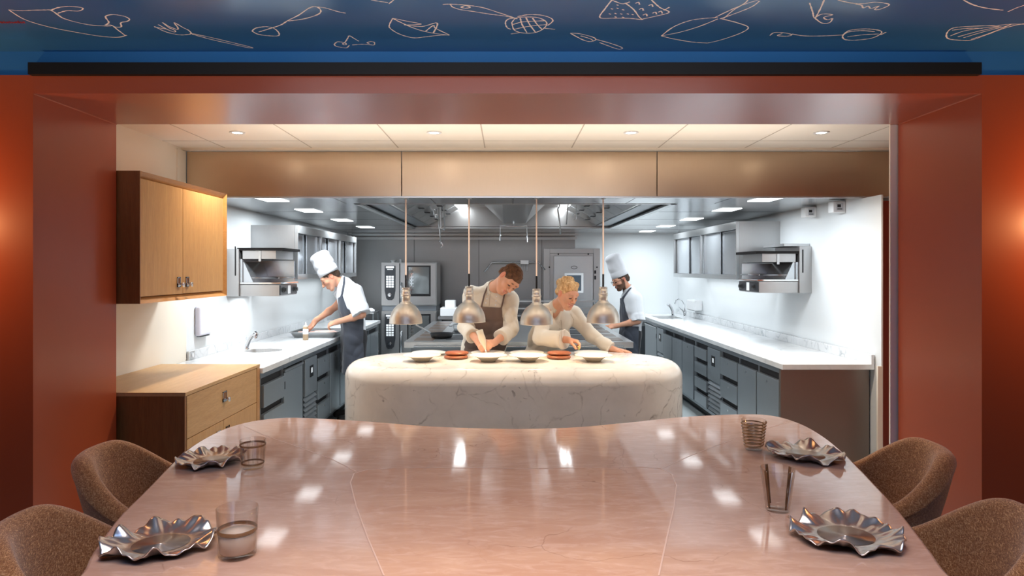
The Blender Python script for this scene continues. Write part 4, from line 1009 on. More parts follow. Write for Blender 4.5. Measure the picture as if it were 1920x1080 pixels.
# wavy silver plates
def wavy(name, label, loc, r, ph, rot, sx=1.0, sy=1.0):
    rnd = random.Random(ph)
    t = thing(name, label, 'plate', loc, 'ruffled silver plates on the pink table', rot)
    A_ = [(n_, rnd.uniform(.5,1), rnd.uniform(0,6.28)) for n_ in (3,5,7,9,12)]
    B_ = [(n_, rnd.uniform(.5,1), rnd.uniform(0,6.28)) for n_ in (4,6,8,11)]
    NA, NR = 180, 26
    rows = []
    for j in range(NR+1):
        u = j/NR; row = []
        for k in range(NA+1):
            th = 2*PI*k/NA
            e_ = max(0, (u-.55)/.45)
            ra = sum(a*math.sin(n_*th+p) for n_, a, p in A_)/3
            zz = sum(a*math.sin(n_*th+p) for n_, a, p in B_)/3 + .35*math.sin(9*th+1.3*ph)
            rr_ = r*u*(1+.085*ra*e_)
            z = .004+.022*e_**1.3 + .021*zz*e_**1.4 + .004*math.sin(17*th+ph+6*u)*e_ + .0028*math.sin(26*th+2*ph-9*u)*e_
            row.append((sx*rr_*math.cos(th), sy*rr_*math.sin(th), max(z, .0035)))
        rows.append(row)
    obj('ruffled_dish', MB().grid(rows), M['silver'], t, True, smooth=True, solid=.003, off=-.9)
    w = MB().lathe([(0,.0065),(r*.44,.0065),(r*.5,.0078)], 48); 
    for v in w.v: v.x *= sx; v.y *= sy
    obj('satin_well', w, M['wellm'], t, True, smooth=True)
pp = lambda x, y: on_z(x, y, ZTB+.012)
def at(x, y): p = pp(x, y); return Vector((p.x, p.y, ZTB+.0008))
wavy('ruffled_plate', 'ruffled silver plate beside the milky tumbler at the nearest left place', at(302,1016), .142, 3, .3, 1.08, .95)
wavy('ruffled_plate', 'ruffled silver plate beside the ribbed tumbler, next to the oak sideboard', at(396,861), .130, 8, 1.2, 1.08, 1.0)
wavy('ruffled_plate', 'ruffled silver plate beside the amber threaded tumbler', at(1510,851), .150, 5, 2.2, 1.05, .95)
wavy('ruffled_plate', 'ruffled silver plate beside the tumbler with brown upright bands', at(1586,1001), .148, 12, .1, 1.06, 1.0)
# tumblers
def tumbler(label, x, y, h, r0, r1, name='tumbler'):
    loc = on_z(x, y, ZTB); loc.z += .0006
    t = thing(name, label, 'glass', loc)
    tk = .0028; b = .012
    obj('glass_wall', MB().lathe([(0,0),(r0*.92,0),(r0,.004),(r1,h),(r1-tk*.5,h+.001),(r1-tk,h),(r0-tk,b+.003),(r0*.85,b),(0,b)], 48), M['glass'], t, True, smooth=True)
    return t
t = tumbler('wide clear tumbler with milky lower half, at the nearest left place', 445, 1041, .132, .050, .0555)
obj('frosted_fill', MB().lathe([(0,.013),(.043,.013),(.0465,.016),(.0495,.064),(0,.067)], 40), M['milk'], t, True, smooth=True)
obj('brown_ring', MB().lathe([(.0505,.066),(.0525,.068),(.0526,.075),(.0506,.077)], 40, caps=False), M['glass_brown'], t, True, smooth=True)
t = tumbler('small ribbed tumbler with upright flutes by the far left plate', 474, 877, .112, .042, .050)
mb = MB()
for k in range(16):
    a = 2*PI*k/16
    mb.tube([((.0425+.0075*s_)*math.cos(a), (.0425+.0075*s_)*math.sin(a), .02+.075*s_) for s_ in (0,.25,.5,.75,1)], [.001,.0028,.0032,.0028,.001], 6)
obj('flute', mb, M['glass'], t, True, smooth=True)
obj('brown_ring', MB().lathe([(.0490,.088),(.0502,.089),(.0504,.095),(.0492,.096)], 40, caps=False), M['glass_brown'], t, True, smooth=True)
obj('brown_ring', MB().lathe([(.0415,.017),(.0440,.018),(.0442,.023),(.0420,.024)], 40, caps=False), M['glass_brown'], t, True, smooth=True)
t = tumbler('flared tumbler wrapped in amber spiral threads by the far right plate', 1413, 843, .130, .037, .053)
mb = MB(); pts = []
for k in range(8*28):
    a = 2*PI*k/28; s_ = k/(8*28); rr_ = .0375+.0155*(.10+.86*s_)
    pts.append((rr_*math.cos(a), rr_*math.sin(a), .014+.108*s_+.003*math.sin(a+.6)))
obj('spiral_thread', MB().tube(pts, .0030, 6), M['glass_amber'], t, True, smooth=True)
t = tumbler('tall flared tumbler with brown and white upright bands by the near right plate', 1458, 957, .138, .037, .0545)
for k, (a, mt_) in enumerate(((-1.2, 'glass_brown'), (-1.0, 'white'), (1.9, 'glass_brown'), (-2.7, 'glass_brown'), (.4, 'glass_brown'))):
    w_ = .11 if mt_ != 'white' else .06
    rows = [[((.0365+.0175*s_/6-.0006)*math.cos(a+w_*u), (.0365+.0175*s_/6-.0006)*math.sin(a+w_*u), .012+.124*s_/6) for u in (-1,-.5,0,.5,1)] for s_ in range(7)]
    obj('upright_band', MB().grid(rows), M[mt_], t, True, smooth=True, solid=.001)

# ================================================================ tub chairs
def chair(label, loc, rotz, k=1.0, root=None):
    if root is not None:
        return dup(root, loc, rotz, label)
    t = thing('tub_chair', label, 'chair', loc, 'brown tub chairs around the pink table', rotz)
    # local: seat faces +X, back at -X
    def sm(a, b, x): 
        x = min(1, max(0, (x-a)/(b-a))); return x*x*(3-2*x)
    NU, rows = 72, []
    for i in range(NU+1):
        th = -2.30+4.60*i/NU          # 0 = back
        at_ = abs(th)
        hgt = .822-.185*sm(.35, 1.45, at_)-.20*sm(1.75, 2.30, at_)
        rx = .335+.03*sm(0,1,1-at_) ; R = .325+.012*math.cos(2*th)
        wdt = .042+.006*sm(0,1.6,at_)
        ca, sa = -math.cos(th), math.sin(th)
        prof = []
        lean = .055*(1-sm(.6,1.9,at_))
        for r_, z in ((.17,.33),(.235,.36),(.285,.42),(.305,.50)):
            prof.append((r_*R/.325, z))
        zt = hgt
        prof.append((R+lean*.4, .5+(zt-.5)*.45)); prof.append((R+lean*.8, .5+(zt-.5)*.8))
        for q_ in range(0, 7):
            a = PI*q_/6; prof.append((R+lean-wdt+wdt*math.cos(a)+.0, zt-wdt+wdt*math.sin(a)))
        prof.append((R+lean*.7-2.0*wdt, .5+(zt-.5)*.6)); prof.append((R-2.1*wdt, .5)); prof.append((R-.12, .455)); prof.append((.14, .44))
        rows.append([(r_*ca, r_*sa, z) for r_, z in prof])
    obj('shell', MB().grid(rows), M['fabric'], t, True, smooth=True, sub=1)
    obj('seat_cushion', MB().lathe([(0,.40),(.20,.40),(.235,.42),(.235,.455),(.20,.475),(0,.485)], 40, (.02,0,0)), M['fabric'], t, True, smooth=True)
    obj('seat_base', MB().lathe([(0,.33),(.20,.33),(.24,.36),(.24,.40),(0,.40)], 40), M['fabric'], t, True, smooth=True)
    for sx in (-1, 1):
        for sy in (-1, 1):
            obj('leg', MB().tube([(.13*sx,.13*sy,.34),(.22*sx,.22*sy,0)], [.02,.011], 10), M['leg'], t, True, smooth=True)
    return t
c0 = chair('brown woven tub chair beside the oak sideboard, near the ribbed tumbler', Vector((-1.37,2.86,0)), .12)
chair('brown woven tub chair nearest the viewer by the milky tumbler', Vector((-1.13,2.08,0)), .22, root=c0)
chair('brown woven tub chair beside the pale post, near the amber threaded tumbler', Vector((1.47,2.93,0)), PI-.18, root=c0)
chair('brown woven tub chair nearest the viewer by the banded tumbler', Vector((1.27,2.16,0)), PI-.28, root=c0)

# ================================================================ lights
def area(loc, rot, sx, sy, e, col, spread=PI, name='room_fill'):
    L = bpy.data.lights.new(name, 'AREA'); L.shape = 'RECTANGLE'; L.size = sx; L.size_y = sy; L.energy = e; L.color = col; L.spread = spread
    o = bpy.data.objects.new(name, L); COL.objects.link(o); o.location = loc; o.rotation_euler = rot; return o
area((0, 1.0, ZC-.03), (0,0,0), 1.8, 1.2, 36, (1,.84,.72), 1.9)  # soft warm fill added over the table, no fixture there
area((0, -1.6, ZC-.03), (0,0,0), 3.0, 1.5, 26, (1,.82,.68), 2.0)  # second added fill, behind the camera
area((0, .55, 2.2), (PI*.82,0,0), 3.4, .3, 62, (.92,.94,1), 2.4, name='ceiling_fill')  # unseen fill added to brighten the blue ceiling
_l = area((.15, 4.35, 1.95), (PI,0,0), 3.6, .25, 12, (1,.90,.78), name='tile_ceiling_fill'); _l.visible_glossy = False; _l.visible_camera = True  # added fill that brightens the tiled ceiling; there is no cove
for _x, _y, _l0, _r in ((-2.24, 7.78, 2.3, 0), (2.5, 8.0, 2.3, 0)):
    _l = area((_x, _y, 1.44), (0,0,0), .05, _l0, 7, (.92,.97,1), name='cabinet_strip'); _l.visible_glossy = False
_l = area((-2.22, 6.2, 1.30), (0,0,0), .3, .3, 4, (.95,.98,1), name='cabinet_strip'); _l.visible_glossy = False
for s in (-1, 1):
    L = bpy.data.lights.new('sconce', 'POINT'); L.energy = 15; L.color = (1,.50,.20); L.shadow_soft_size = .06
    o = bpy.data.objects.new('sconce_lamp', L); COL.objects.link(o); o.location = (s*2.60, 2.72, 1.78)
w = bpy.data.worlds.new('world'); scn.world = w; w.use_nodes = True
w.node_tree.nodes['Background'].inputs[0].default_value = (.5,.45,.42,1); w.node_tree.nodes['Background'].inputs[1].default_value = .3
# ================================================================ people: smooth signed-distance bodies meshed into one surface each
def V(*a): return np.array(a, dtype=np.float64)
def npv(v): return np.array([v[0], v[1], v[2]], dtype=np.float64)
class SDF:
    """list of shapes blended smoothly; each: kind, data, k (blend), colour index"""
    def __init__(s): s.p = []
    def cap(s, a, b, r1, r2=None, k=.02, c=0, op='u', sq=None):
        s.p.append(('cap', npv(a), npv(b), r1, r1 if r2 is None else r2, k, c, op, sq)); return s
    def ell(s, c0, r, R=None, k=.02, c=0, op='u'):
        s.p.append(('ell', npv(c0), np.array(r, float), np.eye(3) if R is None else R, None, k, c, op, None)); return s
    def chain(s, pts, rs, k=.015, c=0):
        for i in range(len(pts)-1): s.cap(pts[i], pts[i+1], rs[i], rs[i+1], k, c)
        return s
    @staticmethod
    def dist(p, X):
        if p[0] == 'cap':
            a, b, r1, r2, sq = p[1], p[2], p[3], p[4], p[8]
            ab = b-a; L2 = max(1e-12, ab@ab)
            q = X-a
            if sq is not None:     # (axis, factor): flatten along an axis, measured from the bone
                t = np.clip((q@ab)/L2, 0, 1); v = q-t[..., None]*ab
                ax, f = sq; h = v@ax; v = v+(h*(1/f-1))[..., None]*ax
                return (np.sqrt((v*v).sum(-1))-(r1+(r2-r1)*t))*min(1, .5+.5*f)
            t = np.clip((q@ab)/L2, 0, 1); v = q-t[..., None]*ab
            return np.sqrt((v*v).sum(-1))-(r1+(r2-r1)*t)
        c0, r, R = p[1], p[2], p[3]
        q = (X-c0)@R            # columns of R are the local axes
        k0 = np.sqrt(((q/r)**2).sum(-1)); k1 = np.sqrt(((q/(r*r))**2).sum(-1))
        return k0*(k0-1)/np.maximum(k1, 1e-9)
    def bounds(s, pad):
        lo = V(1e9,1e9,1e9); hi = -lo
        for p in s.p:
            if p[7] != 'u': continue
            if p[0] == 'cap':
                r = max(p[3], p[4])*1.3
                lo = np.minimum(lo, np.minimum(p[1], p[2])-r); hi = np.maximum(hi, np.maximum(p[1], p[2])+r)
            else:
                r = p[2].max(); lo = np.minimum(lo, p[1]-r); hi = np.maximum(hi, p[1]+r)
        return lo-pad, hi+pad
    def grid(s, h, lo=None, hi=None):
        a, b = s.bounds(.02) if lo is None else (lo, hi)
        n = np.ceil((b-a)/h).astype(int)+1
        F = np.full(n, .06, dtype=np.float32)
        for p in s.p:
            if p[0] == 'cap':
                r = max(p[3], p[4])*1.35; l = np.minimum(p[1], p[2])-r; u = np.maximum(p[1], p[2])+r
            else:
                r = p[2].max()*1.02; l = p[1]-r; u = p[1]+r
            pad = .045+p[5]
            i0 = np.clip(np.floor((l-pad-a)/h).astype(int), 0, n-1); i1 = np.clip(np.ceil((u+pad-a)/h).astype(int)+1, 1, n)
            if (i1 <= i0).any(): continue
            ax = [a[j]+h*np.arange(i0[j], i1[j]) for j in range(3)]
            X = np.stack(np.meshgrid(*ax, indexing='ij'), -1)
            d = SDF.dist(p, X).astype(np.float32)
            S = F[i0[0]:i1[0], i0[1]:i1[1], i0[2]:i1[2]]
            k = p[5]
            if p[7] == 'u':
                m = np.maximum(k-np.abs(S-d), 0)/k
                S[...] = np.minimum(S, d)-m*m*k*.25
            else:
                d = -d; m = np.maximum(k-np.abs(S-d), 0)/k
                S[...] = np.maximum(S, d)+m*m*k*.25
        return F, a
def nets(F, a, h):
    ins = F < 0
    n = np.array(F.shape)
    C = [(i, j, k) for i in (0, 1) for j in (0, 1) for k in (0, 1)]
    sl = lambda c: tuple(slice(c[q], n[q]-1+c[q]) for q in range(3))
    cnt = sum(ins[sl(c)].astype(np.int8) for c in C)
    act = (cnt > 0) & (cnt < 8)
    idx = np.argwhere(act)
    vid = np.full(act.shape, -1, dtype=np.int64); vid[act] = np.arange(len(idx))
    vals = {c: F[idx[:,0]+c[0], idx[:,1]+c[1], idx[:,2]+c[2]].astype(np.float64) for c in C}
    acc = np.zeros((len(idx), 3)); m = np.zeros(len(idx))
    for c in C:
        for q in range(3):
            if c[q] == 1: continue
            e = list(c); e[q] = 1; e = tuple(e)
            va, vb = vals[c], vals[e]
            x = (va < 0) != (vb < 0)
            t = np.where(x, va/np.where(x, va-vb, 1), 0)
            P = np.tile(np.array(c, float), (len(idx), 1)); P[:, q] += t
            acc += P*x[:, None]; m += x
    verts = (idx+acc/m[:, None])*h+a
    faces = []
    for q in range(3):
        e = [slice(None)]*3; f = [slice(None)]*3
        e[q] = slice(0, n[q]-1); f[q] = slice(1, n[q])
        ch = ins[tuple(e)] != ins[tuple(f)]
        E = np.argwhere(ch)
        u, w = (q+1) % 3, (q+2) % 3
        ok = (E[:, u] > 0) & (E[:, w] > 0) & (E[:, u] < n[u]-1) & (E[:, w] < n[w]-1)
        E = E[ok]
        def g(du, dw):
            G = E.copy(); G[:, u] -= du; G[:, w] -= dw; return vid[G[:,0], G[:,1], G[:,2]]
        Q = np.stack([g(1,1), g(0,1), g(0,0), g(1,0)], 1)
        fl = ~ins[E[:,0], E[:,1], E[:,2]]
        Q[fl] = Q[fl][:, ::-1]
        faces.append(Q)
    return verts, np.concatenate(faces)
def np_mesh(name, V_, F_, mt_, parent, cols=None, label=None):
    me = bpy.data.meshes.new(name)
    me.vertices.add(len(V_)); me.vertices.foreach_set('co', V_.astype(np.float32).ravel())
    me.loops.add(len(F_)*4); me.loops.foreach_set('vertex_index', F_.astype(np.int32).ravel())
    me.polygons.add(len(F_)); me.polygons.foreach_set('loop_start', np.arange(0, len(F_)*4, 4, dtype=np.int32))
    me.polygons.foreach_set('loop_total', np.full(len(F_), 4, dtype=np.int32))
    me.polygons.foreach_set('use_smooth', np.ones(len(F_), dtype=bool))
    me.update(calc_edges=True); me.validate()
    if cols is not None:
        at_ = me.color_attributes.new('Col', 'FLOAT_COLOR', 'POINT')
        at_.data.foreach_set('color', np.concatenate([cols, np.ones((len(cols), 1))], 1).astype(np.float32).ravel())
    me.materials.append(mt_)
    o = bpy.data.objects.new(name, me); link(o, parent, False)
    if label: o['label'] = label
    return o
def polysd(P, X, Y):
    """2-D signed distance to polygon P (negative inside)"""
    P = np.array(P, float); d = np.full(X.shape, 1e9); inside = np.zeros(X.shape, bool)
    n = len(P)
    for i in range(n):
        a = P[i]; b = P[(i+1) % n]; e = b-a
        t = np.clip(((X-a[0])*e[0]+(Y-a[1])*e[1])/(e@e), 0, 1)
        d = np.minimum(d, (X-a[0]-t*e[0])**2+(Y-a[1]-t*e[1])**2)
        c = ((a[1] > Y) != (b[1] > Y)) & (X < (b[0]-a[0])*(Y-a[1])/(b[1]-a[1]+1e-12)+a[0])
        inside ^= c
    d = np.sqrt(d); return np.where(inside, -d, d)
def segd(pts, X, Y, r):
    d = np.full(X.shape, 1e9); P = np.array(pts, float)
    for i in range(len(P)-1):
        a = P[i]; e = P[i+1]-a; t = np.clip(((X-a[0])*e[0]+(Y-a[1])*e[1])/(e@e), 0, 1)
        d = np.minimum(d, (X-a[0]-t*e[0])**2+(Y-a[1]-t*e[1])**2)
    return np.sqrt(d)-r
def gridpts(F, a, h):
    ax = [a[j]+h*np.arange(F.shape[j]) for j in range(3)]
    return np.meshgrid(*ax, indexing='ij')
def folds(F, a, h, amp, seed, sc=1.0):
    X, Y, Z = gridpts(F, a, h); r = np.random.RandomState(seed)
    w = np.zeros_like(X)
    for k in range(7):
        d = r.normal(size=3); d[2] *= .6; d /= np.linalg.norm(d); f = r.uniform(16, 38)*sc; ph = r.uniform(0, 6.28)
        wx = .25*np.sin(9*(X*d[1]+Z*d[0])+ph)
        v_ = 1-np.abs(np.sin((X*d[0]+Y*d[1]+Z*d[2])*f*.42+ph+wx*5))
        msk = .5+.5*np.sin((X*d[1]-Y*d[2]+Z*d[0])*14+ph*2)
        w += v_**3*msk*1.6-.2
    return F+(amp*w/3).astype(np.float32)

SKIN = (.56,.285,.185); LIP = (.46,.17,.13); BROW = (.20,.10,.06); EYE = (.03,.02,.018); EARC = (.60,.23,.15); WHITE = (.8,.78,.75)
def skin_mat():
    m = mat('skin', SKIN, .5, sss=.12); t = NT(m)
    at_ = t.n('ShaderNodeVertexColor', layer_name='Col'); t.base(at_.outputs['Color']); return m
M['skin'] = skin_mat()
def cloth(name, col, rough=.85):
    m = mat(name, col, rough, sheen=.15); t = NT(m)
    f = t.noise(t.coords(), 14, 4); t.base(t.mix(f, tuple(c*.93 for c in col), col)); t.bump(t.noise(t.coords((1,1,.7)), 5, 2, .4, 1.2), .35, .03); return m
M['jacket_w'] = cloth('white chef cotton', (.66,.68,.71)); M['jacket_c'] = cloth('cream chef cotton', (.60,.53,.44))
M['apron_n'] = cloth('slate blue apron cotton', (.050,.056,.072)); M['apron_b'] = cloth('brown grey apron cotton', (.13,.088,.074))
M['trousers'] = cloth('black trousers cotton', (.02,.02,.024)); M['hat'] = cloth('white hat paper', (.64,.65,.68), .7)
M['shoe'] = mat('black shoe leather', (.015,.015,.015), .4)
def hairm(name, a, b):
    m = mat(name, a, .55); t = NT(m); f = t.noise(t.coords((1.6,.5,1)), 34, 4, .6, .8); t.base(t.mix(t.ramp(f, [(.35, g3(0)), (.65, g3(1))]), a, b)); t.bump(f, .5, .004); return m
M['hair_b'] = hairm('dark brown hair', (.045,.018,.008), (.12,.052,.022)); M['hair_y'] = hairm('blonde hair', (.34,.18,.07), (.70,.46,.24)); M['hair_k'] = hairm('black brown hair', (.03,.018,.012), (.075,.045,.03))

class Frame:
    def __init__(s, c, f, u, sc=1.0):
        s.c = npv(c); f = npv(f); u = npv(u)
        f = f/np.linalg.norm(f); u = u-f*(u@f); u /= np.linalg.norm(u); r = np.cross(f, u)
        s.f, s.u, s.r, s.k = f, u, r, sc
        s.R = np.stack([r, f, u], 1)
    def __call__(s, x, y, z): return s.c+s.k*(s.r*x+s.f*y+s.u*z)
COLS = [SKIN, LIP, BROW, EYE, EARC, WHITE, (.46,.25,.15)]
def head(S, Fh, smile=False, beard=False, woman=False, paint=None):
    k = Fh.k; E = lambda c, r, kk=.02, ci=0, op='u': S.ell(Fh(*c), tuple(q*k for q in r), Fh.R, kk, ci, op)
    Cc = lambda a, b, r1, r2=None, kk=.01, ci=0: S.cap(Fh(*a), Fh(*b), r1*k, None if r2 is None else r2*k, kk, ci)
    E((0,-.012,.042), (.073,.092,.080)); E((0,.022,-.010), (.064,.070,.082), .03)
    jw = .050 if woman else .056
    for s in (-1, 1):
        Cc((s*.052,-.005,-.03), (s*.032,.055,-.088), .022, .018, .03)
        E((s*.042,.064,-.014), (.021,.019,.020), .025)          # cheek
        E((s*.031,.097,.012), (.017,.014,.012), .012, 0, 's')   # eye socket
    Cc((-.014,.068,-.100), (.014,.068,-.100), .018, None, .025)  # chin
    Cc((-.04,.074,.036), (.04,.074,.036), .016, None, .02)      # brow ridge
    Cc((0,.088,.018), (0,.113,-.018), .0085, .0115, .012)       # nose bridge
    E((0,.113,-.022), (.0125,.012,.010), .008)
    for s in (-1, 1): E((s*.012,.102,-.025), (.0085,.010,.008), .006)
    E((0,.083,-.058), (.028,.017,.022), .015)                    # muzzle
    for s in (-1, 1):
        E((s*.031,.080,.010), (.0150,.0145,.0125), .004)         # lids
        E((s*.076,-.008,.004), (.009,.019,.031), .006, 4)
        E((s*.084,-.006,.006), (.005,.009,.017), .006, 4, 's')
    if not smile:
        Cc((-.019,.094,-.0525), (.019,.094,-.0525), .0062, None, .004, 1); Cc((-.015,.094,-.063), (.015,.094,-.063), .0072, None, .004, 1)
    else:
        Cc((-.026,.088,-.049), (-.008,.098,-.0555), .0055, None, .004, 1); Cc((-.008,.098,-.0555), (.008,.098,-.0555), .0055, None, .004, 1); Cc((.008,.098,-.0555), (.026,.088,-.049), .0055, None, .004, 1)
        Cc((-.020,.091,-.062), (0,.096,-.069), .0065, None, .004, 1); Cc((0,.096,-.069), (.020,.091,-.062), .0065, None, .004, 1)
        Cc((-.019,.093,-.057), (.019,.093,-.057), .0045, None, .003, 5)
    return S
def paintlist(Fh, smile=False, beard=False, light_brow=False):
    """colour-only capsules (a, b, radius, colour)"""
    L = []; G = lambda *a: Fh(*a)
    for s in (-1, 1):
        L.append((G(s*.018,.094,.036), G(s*.046,.082,.036), .0045*Fh.k, 6 if light_brow else 2))
        L.append((G(s*.021,.093,.004), G(s*.042,.088,.005), .0042*Fh.k, 3))
        L.append((G(s*.026,.095,.0075), G(s*.036,.094,.0075), .0045*Fh.k, 3))
    return L
def mesh_body(name, S, h, parent, extra=(), beard=None, Fh=None, label=None):
    F, a = S.grid(h); Vv, Ff = nets(F, a, h)
    best = np.full(len(Vv), 1e9); ci = np.zeros(len(Vv), int)
    for p in S.p:
        if p[7] != 'u': continue
        d = SDF.dist(p, Vv); m = d < best-(0.0015 if p[6] else 0)
        best = np.where(m, d, best); ci = np.where(m, p[6], ci)
    cols = np.array(COLS)[ci]
    # warmth towards nose, cheeks
    for (q0, q1, r, c) in extra:
        e = q1-q0; t = np.clip(((Vv-q0)@e)/(e@e), 0, 1); d = np.linalg.norm(Vv-q0-t[:, None]*e, axis=1)-r
        m = np.clip(1-d/.002, 0, 1)[:, None]; cols = cols*(1-m)+np.array(COLS[c])*m
    if beard is not None:
        q = (Vv-Fh.c)@Fh.R/Fh.k
        b = np.clip(((-.026-q[:,2])/.012), 0, 1)*np.clip((q[:,1]+.008)/.01, 0, 1)*np.clip((q[:,2]+.135)/.01, 0, 1)
        b = np.maximum(b, np.clip((.02-q[:,2])/.02, 0, 1)*np.clip((q[:,1]+.006)/.01, 0, 1)*np.clip((.040-q[:,1])/.012, 0, 1)*np.clip((np.abs(q[:,0])-.05)/.006, 0, 1))
        lipm = (ci == 1); nose = (q[:,2] > -.04) & (np.abs(q[:,0]) < .02); b = np.where(lipm | nose, 0, b)*beard
        cols = cols*(1-b[:, None])+np.array((.07,.035,.02))*b[:, None]
    return np_mesh(name, Vv, Ff, M['skin'], parent, cols, label)
def hand(S, wrist, d, nrm, thumb, L=.185, curl=.5, spread=.10, thumbc=.5, k=1.0, pinch=False):
    """wrist point, pointing direction d, palm normal nrm (palm side), thumb side vector"""
    w = npv(wrist); d = npv(d); d /= np.linalg.norm(d); n_ = npv(nrm); n_ = n_-d*(n_@d); n_ /= np.linalg.norm(n_)
    t = np.cross(d, n_); t = t if t@npv(thumb) > 0 else -t
    pl = .085*k
    S.cap(w-d*.02, w+d*.02, .024*k, .026*k, .02)
    for o_ in (-.026, -.009, .009, .026):
        S.cap(w+d*.02+t*o_*.5*k, w+d*pl+t*o_*k, .0155*k, .0125*k, .014)
    lens = {.026: .068, .009: .076, -.009: .071, -.026: .056}
    for i, o_ in enumerate((.028, .0095, -.0095, -.028)):
        L_ = list(lens.values())[i]*k
        c = curl*(1+.12*i)
        if pinch: c = curl*(.8+.05*i)
        base = w+d*pl+t*o_*k; dirv = d+t*(spread*(1.5-i)*.6); dirv /= np.linalg.norm(dirv)
        p = base; pts = [p]; ang = 0
        for j, fr_ in enumerate((.45, .32, .25)):
            ang += c*(.55 if j == 0 else .75)
            v = dirv*math.cos(ang)+n_*math.sin(ang)
            p = p+v*L_*fr_*1.05; pts.append(p)
        S.chain(pts, [.0095*k, .0088*k, .0080*k, .0068*k], .006)
    b0 = w+d*.025*k+t*.022*k
    dv = d*.65+t*.62+n_*.35*thumbc; dv /= np.linalg.norm(dv)
    dv2 = d*.9+t*.15+n_*(.5*thumbc+.1); dv2 /= np.linalg.norm(dv2)
    p1 = b0+dv*.042*k; p2 = p1+dv2*.032*k; p3 = p2+(dv2*.8+n_*.35*thumbc-t*.1)*.024*k
    S.cap(b0, p1, .0165*k, .0125*k, .014); S.chain([p1, p2, p3], [.0115*k, .0105*k, .0085*k], .006)
    return S
def lerp(a, b, t): return npv(a)+(npv(b)-npv(a))*t

